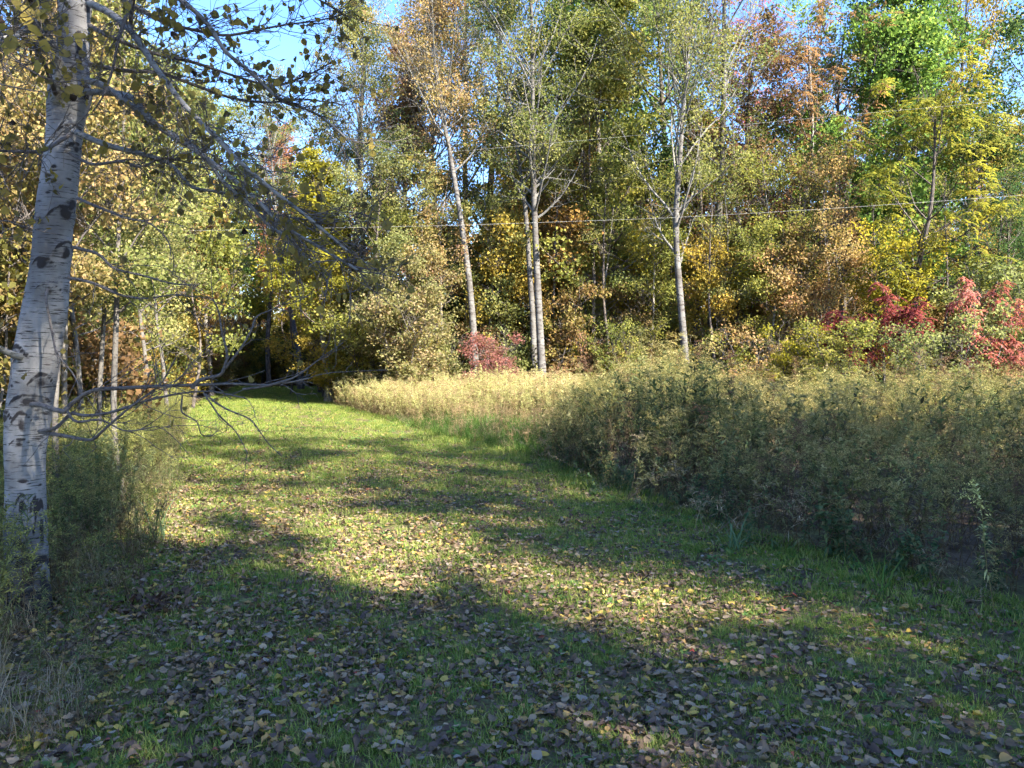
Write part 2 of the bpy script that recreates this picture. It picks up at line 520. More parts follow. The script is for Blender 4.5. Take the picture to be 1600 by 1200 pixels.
def tree_arrays(seed, H=16.0, r0=0.16, cb=0.35, R=2.4, shape='oval', n1=26, m2=7, m3=5, per=7, leaf=0.10, lw=0.75,
                spread=0.15, ang=(75, 28), up=0.5, trunk=None, gap=0.12, droop=0.4, pinnate=False, bare=0.0, stems=1, flat=0.6):
    """A tree in metres, base at the origin: trunk, branches and leaves as arrays."""
    rng = RS(seed)
    out = {}
    TR = []
    for s in range(stems):
        if trunk is not None:
            tp = np.asarray(trunk, dtype=float)
        else:
            k = 9
            off = np.cumsum(rng.normal(0, 0.012 * H, (k, 2)), axis=0)
            off -= off[:1]
            if stems > 1:
                a = 2 * math.pi * s / stems + rng.uniform(-.4, .4)
                off = off + np.linspace(0, 1, k)[:, None] ** 1.2 * R * 0.7 * np.array([[math.cos(a), math.sin(a)]])
            tp = np.column_stack([off, np.linspace(0, H * (1 if s == 0 else rng.uniform(.7, 1)), k)])
        t = np.linspace(0, 1, len(tp))
        n = 22
        tt = np.linspace(0, 1, n)
        # smooth the way of the trunk
        c = np.stack([np.interp(tt, t, tp[:, i]) for i in range(3)], 1)
        for _ in range(2):
            c[1:-1] = (c[:-2] + 2 * c[1:-1] + c[2:]) / 4
        rad = r0 * (0.12 + 0.88 * (1 - tt) ** 0.85) + r0 * 0.35 * np.exp(-tt * 30)
        rad = rad * (1 + rng.normal(0, 0.03, n))
        TR.append((c, rad))
    for s, (c, rad) in enumerate(TR):
        Vt = Acc()
        v, f = tubes(c[None], rad[None], 9 if stems == 1 else 6)
        Vt.add(v, f)
        out['trunk' if stems == 1 else 'stem%d' % s] = Vt.get()
    # limbs
    per_stem = max(1, n1 // stems)
    S0, D0, L0, U0, Rr = [], [], [], [], []
    for c, rad in TR:
        u = np.sort(cb + (0.985 - cb) * rng.uniform(0, 1, per_stem) ** 0.85)
        az = np.arange(per_stem) * 2.39996 + rng.normal(0, 0.5, per_stem)
        v = (u - cb) / (1 - cb)
        if shape == 'oval':
            pr = 0.35 + 0.65 * np.sin(np.clip(v * 0.8 + 0.18, 0, 1) * math.pi)
        elif shape == 'cone':
            pr = 1.05 - 0.8 * v
        elif shape == 'vase':
            pr = 0.55 + 0.5 * v - 0.55 * np.clip(v - 0.75, 0, 1) * 2
        else:
            pr = 0.75 + 0.25 * np.sin(v * math.pi) - 0.45 * np.clip(v - 0.8, 0, 1) * 4
        L = R * pr * rng.uniform(0.7, 1.2, per_stem)
        an = np.radians(ang[0] + (ang[1] - ang[0]) * v + rng.normal(0, 8, per_stem))
        st = np.stack([np.interp(u, np.linspace(0, 1, len(c)), c[:, i]) for i in range(3)], 1)
        S0.append(st)
        D0.append(np.stack([np.sin(an) * np.cos(az), np.sin(an) * np.sin(az), np.cos(an)], 1))
        L0.append(L / np.maximum(np.sin(an), 0.55))
        Rr.append(np.interp(u, np.linspace(0, 1, len(rad)), rad) * 0.5)
    S0, D0, L0, Rr = np.concatenate(S0), np.concatenate(D0), np.concatenate(L0), np.concatenate(Rr)
    N1 = len(S0)
    P1, T1 = grow(S0, D0, L0, 7, up, 0.10, rng)
    WS = [Acc() for _ in range(stems)]
    sid = np.repeat(np.arange(stems), per_stem)
    w1 = np.clip(Rr, 0.012, None)[:, None] * np.linspace(1, 0.22, 7)[None]
    for s in range(stems):
        WS[s].add(*tubes(P1[sid == s], w1[sid == s], 5))

    def kids(P, T, Ls, m, lo, ratio, spreadang, n, upk, wob):
        B = len(P)
        tpos = np.sort(rng.uniform(lo, 1.0, (B, m)), axis=1)
        fi = tpos * (P.shape[1] - 1)
        i0 = np.clip(fi.astype(int), 0, P.shape[1] - 2)
        fr = (fi - i0)[..., None]
        bi = np.arange(B)[:, None]
        st = P[bi, i0] * (1 - fr) + P[bi, i0 + 1] * fr
        tg = T[bi, i0]
        rd = nrm(rng.normal(0, 1, (B, m, 3)) * np.array([1, 1, flat]))
        d = nrm(tg * math.cos(spreadang) + rd * math.sin(spreadang))
        L = Ls[:, None] * ratio * (1.15 - 0.6 * tpos) * rng.uniform(0.6, 1.25, (B, m))
        Pk, Tk = grow(st.reshape(-1, 3), d.reshape(-1, 3), L.ravel(), n, upk, wob, rng)
        return Pk, Tk, L.ravel(), np.repeat(np.arange(B), m)

    P2, T2, L2, id2 = kids(P1, T1, L0, m2, 0.22, 0.5, 0.95, 5, up * 0.5, 0.14)
    r2 = np.clip(np.repeat(w1[:, 3], m2) * 0.42, 0.006, 0.03)[:, None] * np.linspace(1, 0.4, 5)[None]
    for s in range(stems):
        WS[s].add(*tubes(P2[sid[id2] == s], r2[sid[id2] == s], 4))
    P3, T3, L3, id3 = kids(P2, T2, np.maximum(L2, 0.35), m3, 0.15, 0.62, 1.0, 4, 0.1, 0.2)
    for s in range(stems):
        q3 = P3[sid[id2][id3] == s][:, [0, 3]]
        WS[s].add(*tubes(q3, np.full((len(q3), 2), 0.005) * np.array([[1.0, 0.6]]), 3))
        out['branches' if stems == 1 else 'branches%d' % s] = WS[s].get()
    # leaves
    keep1 = rng.uniform(0, 1, N1) > gap
    keep2 = (rng.uniform(0, 1, len(P2)) > gap) & keep1[id2]
    if bare > 0:                                   # lower part of the crown leafless
        zz = P2[:, -1, 2] / H
        keep2 &= rng.uniform(0, 1, len(P2)) > np.clip((bare - zz) / 0.12 + 0.5, 0, 1)
    k3 = keep2[id3]
    PP = P3[k3]
    c2 = rng.uniform(0, 1, len(P2))
    c1 = rng.uniform(0, 1, N1)
    cl = (0.5 * c2 + 0.5 * c1[id2])[id3][k3]
    A = Acc()
    if len(PP):
        if pinnate:
            ends = PP[:, [2, 3]].reshape(-1, 3)
            cle = np.repeat(cl, 2)
            rep = per
            C0 = np.repeat(ends, rep, axis=0) + rng.normal(0, spread * 0.25, (len(ends) * rep, 3))
            cr = np.repeat(cle, rep)
            D = rand_dirs(len(C0), rng, -0.5, 0.45)
            nl = 5
            Lr = leaf * 2.6 * rng.uniform(0.75, 1.2, len(C0))
            for j in range(nl):
                for sgn in ((1, -1) if j < nl - 1 else (0,)):
                    s = (j + 0.6) / nl
                    pos = C0 + D * (Lr * s)[:, None] - np.array([0, 0, 1.0]) * (Lr * s * s * 0.45)[:, None]
                    side = nrm(np.cross(D, np.array([0, 0, 1.0])))
                    ld = nrm(D * 0.7 + side * sgn * 0.9 - np.array([0, 0, 0.35]))
                    lf = leaf * (0.8 + 0.5 * s) * rng.uniform(0.8, 1.2, len(C0))
                    v, f = kites(pos + ld * (lf * 0.5)[:, None], ld, np.array([0, 0, 1.0]) + rng.normal(0, 0.25, (len(C0), 3)), lf, lf * 0.36)
                    A.add(v, f, np.repeat(np.clip(0.55 * cr + 0.45 * rng.uniform(0, 1, len(C0)), 0, 1), 4))
        else:
            pts = PP.reshape(-1, 3)
            cp = np.repeat(cl, PP.shape[1])
            C0 = np.repeat(pts, per, axis=0) + rng.normal(0, spread, (len(pts) * per, 3)) * np.array([1, 1, 0.75])
            n = len(C0)
            D = rand_dirs(n, rng, -0.9, 0.3) - np.array([0, 0, droop])
            Nn = rng.normal(0, 0.75, (n, 3)) + np.array([0.15, -0.1, 0.8])
            Lf = leaf * rng.uniform(0.65, 1.25, n)
            v, f = kites(C0, D, Nn, Lf, Lf * lw)
            r = np.clip(0.55 * np.repeat(cp, per) + 0.45 * rng.uniform(0, 1, n), 0, 1)
            A.add(v, f, np.repeat(r, 4))
        out['crown'] = A.get()
    return out


def to_meshes(name, arr, bark, limb, leafm):
    d = {}
    for k in arr:
        m, s = (bark, True) if k[:4] in ('trun', 'stem') else (limb, True) if k[:4] == 'bran' else (leafm, False)
        if True:
            V, F, R, Hh = arr[k]
            d[k] = mesh_np(name + '_' + k, V, F, [m], {'r': R, 'h': Hh * 0}, s)
    return d


def joined(name, arr, bark, leafm):
    V, F, R, MI, n = [], [], [], [], 0
    for k in arr:
        i = int(k == 'crown')
        if True:
            v, f, r, h = arr[k]
            V.append(v); F.append(f + n); R.append(r); MI.append(np.full(len(f), i)); n += len(v)
    return mesh_np(name, np.concatenate(V), np.concatenate(F), [bark, leafm], {'r': np.concatenate(R)}, False, np.concatenate(MI))


def weed_arrays(seed, H=1.4, nleaf=70, ll=0.10, lw=0.013, plume=7, lean=0.12, bare=0.1, stems=1, sw=0.004, droop=1.0, base=0.05, wob=0.045, arch=0.05):
    rng = RS(seed)
    A = Acc()
    for s in range(stems):
        h = H * (1 if s == 0 else rng.uniform(0.65, 1.0))
        st = np.array([[rng.normal(0, base) * (stems > 1), rng.normal(0, base) * (stems > 1), -0.02]])
        d = nrm(np.array([[rng.normal(0, lean), rng.normal(0, lean), 1.0]]))
        P, T = grow(st, d, np.array([h * 1.03]), 9, arch, wob, rng)
        v, f = tubes(P, np.linspace(sw, sw * 0.35, 9)[None], 3)
        A.add(v, f, 0.2, v[:, 2] / H * 0.8)
        t = bare + (0.98 - bare) * rng.uniform(0, 1, nleaf)
        fi = t * 8
        i0 = np.clip(fi.astype(int), 0, 7)
        fr = (fi - i0)[:, None]
        B0 = P[0, i0] * (1 - fr) + P[0, i0 + 1] * fr
        D = rand_dirs(nleaf, rng, 0, 0.01)
        L = ll * rng.uniform(0.6, 1.2, nleaf) * (1.15 - 0.55 * t)
        withered = t < 0.45
        v, f, k = strips(B0, D, rng.uniform(0.2, 0.9, nleaf) - 0.7 * withered, L, lw * rng.uniform(0.7, 1.25, nleaf) * (1 - .35 * withered),
                         droop * rng.uniform(0.4, 1.6, nleaf) + withered, rng)
        A.add(v, f, np.repeat(rng.uniform(0, 1, nleaf), k), np.clip(np.repeat(t, k) * 0.85, 0, 1))
        if plume:
            tb = rng.uniform(0.8, 1.0, plume)
            fi = tb * 8
            i0 = np.clip(fi.astype(int), 0, 7)
            fr = (fi - i0)[:, None]
            B0 = P[0, i0] * (1 - fr) + P[0, i0 + 1] * fr
            D = rand_dirs(plume, rng, 0.4, 1.0)
            Pb, _ = grow(B0, D, rng.uniform(0.06, 0.2, plume), 5, -0.9, 0.1, rng)
            v, f = tubes(Pb, np.full((plume, 5), 0.0013), 3)
            A.add(v, f, 0.3, 0.9)
            q = Pb[:, 1:].reshape(-1, 3)
            q = np.repeat(q, 5, axis=0) + rng.normal(0, 0.011, (len(q) * 5, 3))
            v, f = kites(q, rng.normal(0, 1, q.shape), rng.normal(0, 1, q.shape), rng.uniform(0.008, 0.02, len(q)), rng.uniform(0.005, 0.011, len(q)))
            A.add(v, f, np.repeat(rng.uniform(0, 1, len(q)), 4), 1.0)
    return A


def tuft_arrays(seed, n=40, rad=0.10, h=0.07, w=0.0035, droop=0.9, up=(0.8, 3.0)):
    rng = RS(seed)
    a = rng.uniform(0, 2 * math.pi, n)
    q = rad * np.sqrt(rng.uniform(0, 1, n))
    B0 = np.stack([q * np.cos(a), q * np.sin(a), np.full(n, -0.004)], 1)
    A = Acc()
    v, f, k = strips(B0, rand_dirs(n, rng, 0, 0.01), rng.uniform(up[0], up[1], n), h * rng.uniform(0.5, 1.3, n), w * rng.uniform(0.7, 1.3, n), droop * rng.uniform(0.3, 1.8, n), rng)
    A.add(v, f, np.repeat(rng.uniform(0, 1, n), k))
    return A


def rosette_arrays(seed, n=9, L=0.05, W=0.018):
    rng = RS(seed)
    B0 = rng.normal(0, 0.02, (n, 3)) * np.array([1, 1, 0]) + np.array([0, 0, 0.004])
    A = Acc()
    v, f, k = strips(B0, rand_dirs(n, rng, 0, 0.01), rng.uniform(0.3, 1.1, n), L * rng.uniform(0.6, 1.2, n), W * rng.uniform(0.7, 1.3, n), rng.uniform(0.6, 1.6, n), rng)
    A.add(v, f, np.repeat(rng.uniform(0, 1, n), k))
    return A


# ------------------------------------------------------------------ scatter of uncountable stuff
def scatter(name, pts, rot, scl, idx, variants, label, cat, group=None):
    coll = bpy.data.collections.new(name + '_kinds')
    for i, me in enumerate(variants):
        o = bpy.data.objects.new('%s_%03d' % (name, i), me)
        coll.objects.link(o)
    me = bpy.data.meshes.new(name)
    n = len(pts)
    me.vertices.add(n)
    me.vertices.foreach_set('co', np.ascontiguousarray(pts, dtype=np.float32).ravel())
    for nm, ty, key, d in (('rot', 'FLOAT_VECTOR', 'vector', rot), ('scl', 'FLOAT', 'value', scl), ('vi', 'INT', 'value', idx)):
        a = me.attributes.new(nm, ty, 'POINT')
        a.data.foreach_set(key, np.ascontiguousarray(d, dtype=np.int32 if ty == 'INT' else np.float32).ravel())
    o = new_obj(name, me)
    ng = bpy.data.node_groups.new(name + '_spread', 'GeometryNodeTree')
    ng.interface.new_socket('Geometry', in_out='INPUT', socket_type='NodeSocketGeometry')
    ng.interface.new_socket('Geometry', in_out='OUTPUT', socket_type='NodeSocketGeometry')
    N, L = ng.nodes, ng.links
    gi, go = N.new('NodeGroupInput'), N.new('NodeGroupOutput')
    ci = N.new('GeometryNodeCollectionInfo')
    ci.inputs['Collection'].default_value = coll
    ci.inputs['Separate Children'].default_value = True
    ci.inputs['Reset Children'].default_value = True
    ip = N.new('GeometryNodeInstanceOnPoints')
    ip.inputs['Pick Instance'].default_value = True

    def na(nm, ty):
        x = N.new('GeometryNodeInputNamedAttribute')
        x.data_type = ty
        x.inputs['Name'].default_value = nm
        return x.outputs['Attribute']
    e = N.new('FunctionNodeEulerToRotation')
    L.new(na('rot', 'FLOAT_VECTOR'), e.inputs[0])
    L.new(e.outputs[0], ip.inputs['Rotation'])
    L.new(na('scl', 'FLOAT'), ip.inputs['Scale'])
    L.new(na('vi', 'INT'), ip.inputs['Instance Index'])
    L.new(ci.outputs[0], ip.inputs['Instance'])
    L.new(gi.outputs[0], ip.inputs['Points'])
    L.new(ip.outputs[0], go.inputs[0])
    md = o.modifiers.new('spread', 'NODES')
    md.node_group = ng
    tag(o, label, cat, group, 'stuff')
    return o


def yaw(n, rng, tilt=0.0):
    return np.stack([rng.normal(0, tilt, n) if tilt else np.zeros(n), rng.normal(0, tilt, n) if tilt else np.zeros(n), rng.uniform(0, 6.283, n)], 1)


def region(n, rng, x0, x1, y0, y1, ok):
    """Random points of a rectangle for which ok(x, y) holds."""
    X = rng.uniform(x0, x1, n)
    Y = rng.uniform(y0, y1, n)
    k = ok(X, Y)
    return X[k], Y[k]


# ------------------------------------------------------------------ ground and lawn
gr = 61
u = np.linspace(-1, 1, 121)
uu = np.sign(u) * np.abs(u) ** 3 * 400
GX, GY = np.meshgrid(uu, uu, indexing='ij')
fade = np.exp(-(GX ** 2 + GY ** 2) / 90.0 ** 2)
V = np.stack([GX, GY, gz(GX, GY) * fade - 0.03], -1).reshape(-1, 3)
ii = np.arange(121 * 121).reshape(121, 121)
F = np.stack([ii[:-1, :-1], ii[1:, :-1], ii[1:, 1:], ii[:-1, 1:]], -1).reshape(-1, 4)
ground = new_obj('ground', mesh_np('ground', V, F, [M['soil']], None, True))
tag(ground, 'brown leaf-strewn earth under the wood and the weeds', kind='structure')

ys = np.concatenate([np.linspace(-6, 20, 66), np.linspace(20.6, 60, 40)])
ts = np.linspace(0, 1, 26)
LX = np.array([[xl(y) - 0.8 + t * (xr(y) + 1.2 - xl(y) + 0.8) for t in ts] for y in ys])
LY = np.repeat(ys[:, None], len(ts), 1)
V = np.stack([LX, LY, gz(LX, LY)], -1).reshape(-1, 3)
ii = np.arange(LX.size).reshape(LX.shape)
F = np.stack([ii[:-1, :-1], ii[:-1, 1:], ii[1:, 1:], ii[1:, :-1]], -1).reshape(-1, 4)
lawn = new_obj('lawn', mesh_np('lawn', V, F, [M['lawn']], None, True))
tag(lawn, 'mown grass path curving away to the wood', kind='structure')

# ------------------------------------------------------------------ tree kinds
rngT = RS(11)
KIND = {}


def kind(key, bark, limb, **kw):
    KIND[key] = (to_meshes(key, tree_arrays(**kw), M[bark], M[limb], M['l_green']), kw.get('H', 16.0))


kind('aspen_a', 'aspen_bark', 'branch_bark', seed=1, H=17, r0=0.17, cb=0.36, R=2.5, n1=30, m2=7, m3=5, per=6, leaf=0.085, gap=0.22, bare=0.34, ang=(62, 22), up=0.6)
kind('aspen_b', 'aspen_bark', 'branch_bark', seed=2, H=16, r0=0.15, cb=0.34, R=2.2, n1=28, m2=7, m3=5, per=6, leaf=0.085, gap=0.25, bare=0.3, ang=(60, 20), up=0.6)
kind('maple_a', 'dark_bark', 'dark_bark', seed=3, H=15, r0=0.17, cb=0.26, R=2.9, n1=32, m2=8, m3=5, per=5, leaf=0.115, lw=0.95, gap=0.16, ang=(78, 25))
kind('maple_b', 'grey_bark', 'dark_bark', seed=4, H=14, r0=0.15, cb=0.22, R=2.6, n1=34, m2=8, m3=5, per=5, leaf=0.115, lw=0.95, gap=0.2, ang=(75, 25), shape='cone')
kind('oak', 'dark_bark', 'dark_bark', seed=5, H=12, r0=0.16, cb=0.2, R=2.8, n1=26, m2=7, m3=5, per=6, leaf=0.12, lw=0.6, gap=0.18, spread=0.17, ang=(85, 30), shape='barrel')
kind('hickory', 'dark_bark', 'dark_bark', seed=6, H=11, r0=0.13, cb=0.18, R=2.6, n1=24, m2=5, m3=3, per=2, leaf=0.15, gap=0.15, pinnate=True, ang=(82, 30), up=0.3)
kind('ash', 'grey_bark', 'dark_bark', seed=8, H=14, r0=0.13, cb=0.3, R=2.0, n1=28, m2=6, m3=4, per=1, leaf=0.12, gap=0.3, pinnate=True, ang=(65, 25))
kind('slender', 'grey_bark', 'twig_bark', seed=9, H=9, r0=0.06, cb=0.25, R=1.5, n1=24, m2=6, m3=4, per=6, leaf=0.085, gap=0.2, ang=(70, 25), spread=0.17)
kind('slender_b', 'aspen_bark', 'twig_bark', seed=10, H=9, r0=0.055, cb=0.3, R=1.2, n1=24, m2=6, m3=4, per=6, leaf=0.075, gap=0.24, ang=(60, 20), spread=0.16)
kind('small_maple', 'dark_bark', 'twig_bark', seed=12, H=6, r0=0.05, cb=0.16, R=1.7, n1=22, m2=6, m3=5, per=5, leaf=0.095, lw=0.9, gap=0.34, ang=(82, 35), flat=0.4, spread=0.19)
kind('small_maple_b', 'dark_bark', 'twig_bark', seed=13, H=5, r0=0.045, cb=0.14, R=1.5, n1=20, m2=6, m3=5, per=5, leaf=0.09, lw=0.9, gap=0.34, ang=(84, 35), flat=0.4, spread=0.18)
kind('bush', 'twig_bark', 'twig_bark', seed=14, H=2.6, r0=0.03, cb=0.12, R=1.1, n1=28, m2=5, m3=4, per=5, leaf=0.08, gap=0.24, stems=4, ang=(70, 30), spread=0.12)
kind('bush_b', 'twig_bark', 'twig_bark', seed=15, H=2.2, r0=0.025, cb=0.15, R=1.1, n1=24, m2=5, m3=4, per=4, leaf=0.075, gap=0.28, stems=3, ang=(75, 35), spread=0.10)
kind('sumac', 'grey_bark', 'twig_bark', seed=16, H=2.9, r0=0.035, cb=0.45, R=0.95, n1=16, m2=3, m3=2, per=3, leaf=0.115, gap=0.05, stems=3, pinnate=True, ang=(65, 35), spread=0.2)
kind('sumac_b', 'grey_bark', 'twig_bark', seed=17, H=2.6, r0=0.035, cb=0.35, R=1.0, n1=18, m2=3, m3=2, per=3, leaf=0.115, gap=0.05, stems=4, pinnate=True, ang=(70, 35), spread=0.2)


def plant_tree(name, key, px, d, H, mat, label, group=None, cat='tree', rz=None, bark=None, limb=None, tilt=(0, 0), wide=1.0):
    meshes, H0 = KIND[key]
    x = gx(px, d)
    s = H / H0
    root = new_obj(name, None, loc=(x, d, gz(x, d) - 0.03), rot=(tilt[0], tilt[1], rngT.uniform(0, 6.28) if rz is None else rz), scale=(s * wide, s * wide, s))
    root.empty_display_size = 0.3
    tag(root, label, cat, group)
    stem_of = {}
    for k in meshes:
        nm, no = k.rstrip('0123456789'), k.lstrip('abcdefghijklmnopqrstuvwxyz')
        m = {'trunk': bark, 'stem': bark, 'branches': limb, 'crown': mat}[nm]
        o = new_obj(nm, meshes[k], stem_of[no] if nm == 'branches' and no else root)
        if nm == 'stem':
            stem_of[no] = o
        if m:
            o.material_slots[0].link = 'OBJECT'
            o.material_slots[0].material = M[m]
    return root


# the three pale-trunked aspens whose trunks stand out, each with its own trunk line
def own_aspen(key, px0, d, pts, top_h, **kw):
    base = at(px0, 600, d)
    tr = [[0, 0, 0]] + [list(at(a, b, d) - np.array([base[0], d, 0])) for a, b in pts]
    tr[-1][2] = max(tr[-1][2], top_h)
    kind(key, 'aspen_bark', 'branch_bark', trunk=tr, H=top_h, **kw)


own_aspen('lean_aspen', 744, 28.5, [(742, 540), (735, 450), (725, 370), (712, 290), (702, 230), (690, 170), (680, 120), (672, 60)], 15.0,
          seed=21, r0=0.15, cb=0.45, R=2.2, n1=26, m2=6, m3=5, per=5, leaf=0.085, gap=0.28, bare=0.45, ang=(60, 22), up=0.5)
own_aspen('tall_aspen', 850, 28.0, [(846, 560), (842, 480), (838, 400), (834, 300), (833, 200), (832, 100), (830, 0), (828, -120)], 19.0,
          seed=22, r0=0.165, cb=0.42, R=2.9, n1=40, m2=7, m3=5, per=6, leaf=0.085, gap=0.2, bare=0.42, ang=(58, 20), up=0.6)
own_aspen('twin_aspen', 836, 28.6, [(835, 560), (832, 480), (826, 400), (822, 330), (815, 270), (800, 200), (790, 120), (770, 20)], 16.0,
          seed=23, r0=0.135, cb=0.5, R=2.2, n1=24, m2=6, m3=5, per=5, leaf=0.085, gap=0.25, bare=0.5, ang=(60, 22), up=0.5)
own_aspen('fork_aspen', 1076, 27.0, [(1072, 570), (1066, 500), (1059, 420), (1054, 340), (1062, 260), (1066, 190), (1074, 100), (1082, 0), (1086, -90)], 17.0,
          seed=24, r0=0.15, cb=0.33, R=2.7, n1=38, m2=7, m3=5, per=6, leaf=0.085, gap=0.2, bare=0.46, ang=(48, 22), up=0.5)

plant_tree('aspen_tree', 'lean_aspen', 744, 28.5, 15.0, 'l_tan', 'pale aspen leaning left with a thin speckled trunk and tan leaves', rz=0)
plant_tree('aspen_tree', 'tall_aspen', 850, 28.0, 19.0, 'l_aspen', 'tallest white-trunked aspen rising straight behind the yellow meadow', rz=0)
plant_tree('aspen_tree', 'twin_aspen', 836, 28.6, 16.0, 'l_aspen', 'darker aspen standing close against the tallest white-trunked aspen', rz=0)
plant_tree('aspen_tree', 'fork_aspen', 1076, 27.0, 17.0, 'l_aspen', 'white aspen with bare forking limbs behind the dark weed thicket', rz=0)

# the rest of the front of the wood:  name, kind, px, distance, height, leaf, label
FRONT = [
    ('aspen_tree', 'aspen_b', 580, 33, 15.6, 'l_aspen', 'pale yellow-green aspen at the edge of the blue sky gap', 'aspen'),
    ('aspen_tree', 'aspen_a', 545, 37, 16.5, 'l_aspen_gold', 'thin golden aspen on the left shoulder of the pale aspen by the sky gap', None),
    ('aspen_tree', 'aspen_b', 650, 31, 15.4, 'l_tan', 'tan and olive aspen just left of the leaning trunk', None),
    ('maple_tree', 'maple_b', 640, 38, 17.0, 'l_rust', 'reddish maple showing its top behind the tan aspen', None),
    ('aspen_tree', 'aspen_a', 725, 33, 18.5, 'l_aspen', 'tall loose olive aspen crown between the leaning and the tallest trunk', None),
    ('oak_tree', 'oak', 775, 35, 16.5, 'l_dark', 'dark green oak crown left of the tallest white trunk', None),
    ('maple_tree', 'maple_a', 880, 34, 15.0, 'l_yellow', 'yellow maple glowing deep behind the tallest white trunk', None),
    ('maple_tree', 'maple_b', 925, 30, 16.5, 'l_olive', 'olive maple on a straight dark trunk right of the tallest aspen', None),
    ('maple_tree', 'maple_a', 965, 35, 19.0, 'l_green', 'green maple with gaps of sky right of the tallest aspen', None),
    ('aspen_tree', 'aspen_b', 900, 39, 20.0, 'l_aspen_gold', 'golden aspen top behind the olive maple', None),
    ('maple_tree', 'maple_b', 985, 38, 12.0, 'l_orange', 'orange maple low behind the forking aspen', None),
    ('oak_tree', 'oak', 1035, 34, 17.5, 'l_dark', 'dark leafy oak behind the bare forks of the white aspen', None),
    ('aspen_tree', 'aspen_a', 1120, 31, 19.0, 'l_aspen', 'yellow-green aspen crown reaching the top edge right of the forking aspen', None),
    ('maple_tree', 'maple_b', 1100, 33, 12.0, 'l_yellow', 'yellow maple on a thin black trunk right of the forking aspen', None),
    ('maple_tree', 'maple_a', 1158, 32, 14.0, 'l_rust', 'rust maple on a stout dark trunk behind the bleached dead bough', None),
    ('ash_tree', 'ash', 1215, 29, 14.2, 'l_rust', 'rust-brown ash with drooping withered leaves', None),
    ('maple_tree', 'ash', 1210, 38, 18.5, 'l_red', 'bare-topped maple with a few red leaves against the sky', None),
    ('maple_tree', 'maple_a', 1300, 31, 14.8, 'l_green', 'bright green maple with a rounded top under open sky', None),
    ('maple_tree', 'maple_b', 1385, 30, 16.4, 'l_green', 'green maple touching the top edge beside the golden crown', None),
    ('maple_tree', 'maple_a', 1490, 36, 19.2, 'l_gold', 'tall golden maple at the top right against blue sky', 'narrow'),
    ('maple_tree', 'maple_a', 1440, 33, 15.5, 'l_green', 'green maple in front of the tall golden maple', None),
    ('hickory_tree', 'hickory', 1440, 25.5, 10.2, 'l_hickory', 'yellow hickory with big drooping leaves above the red sumacs', None),
    ('hickory_tree', 'hickory', 1530, 28, 10.0, 'l_olive', 'olive hickory right of the yellow hickory', None),
    ('oak_tree', 'oak', 1610, 29, 13.2, 'l_dark', 'dark green oak cut by the right edge', None),
    ('oak_tree', 'oak', 1575, 26, 6.5, 'l_dark', 'low dark oak behind the brightest red sumac', None),
    ('ash_tree', 'ash', 1335, 27.5, 9.0, 'l_rust', 'low rusty ash between the rust-brown ash and the yellow hickory', None),
    ('maple_tree', 'small_maple', 1250, 27, 5.4, 'l_tan', 'small tan maple in front of the rust-brown ash', None),
    ('oak_tree', 'oak', 590, 29, 8.6, 'l_pale', 'pale green oak left of the leaning aspen', None),
    ('oak_tree', 'oak', 545, 33, 10.0, 'l_olive', 'olive oak under the aspens by the sky gap', None),
    ('maple_tree', 'small_maple', 665, 27.5, 5.0, 'l_pink', 'small maple turning pink at the foot of the leaning aspen', None),
    ('maple_tree', 'small_maple_b', 615, 28, 4.6, 'l_pink', 'low pinkish-green maple left of the red bush', None),
    ('maple_tree', 'maple_b', 512, 30.5, 9.4, 'l_yellow', 'broad yellow-green maple where the grass path ends', 'wide'),
    ('maple_tree', 'small_maple', 540, 31, 4.6, 'l_gold', 'small golden maple beside the far end of the grass path', None),
    ('maple_tree', 'small_maple', 500, 39, 8.0, 'l_gold', 'golden maple overhanging the end of the grass path', 'wide'),
    ('maple_tree', 'maple_a', 405, 51, 14, 'l_green', 'green maple above the end of the grass path', None),
    ('maple_tree', 'small_maple', 786, 30.2, 6.8, 'l_gold', 'gold understorey maple left of the twin white trunks', None),
    ('maple_tree', 'small_maple', 876, 30.4, 7.0, 'l_orange', 'orange-gold understorey maple right of the twin white trunks', None),
    ('maple_tree', 'small_maple_b', 915, 30, 4.8, 'l_olive', 'small olive maple between the twin trunks and the thicket', None),
    ('maple_tree', 'small_maple', 985, 30, 5.6, 'l_yellow', 'low yellow maple just left of the forking aspen', None),
    ('maple_tree', 'small_maple', 1122, 28.4, 5.6, 'l_gold', 'low gold maple behind the bleached dead bough', None),
    ('maple_tree', 'small_maple_b', 1025, 30, 5.0, 'l_olive', 'low olive maple hugging the forking aspen', None),
    ('maple_tree', 'small_maple', 1172, 28.8, 5.8, 'l_yellow', 'yellow understorey maple behind the stoutest dark trunk', None),
    ('maple_tree', 'small_maple', 1385, 26, 5.4, 'l_yellow', 'low yellow maple behind the dark crimson sumac', None),
]
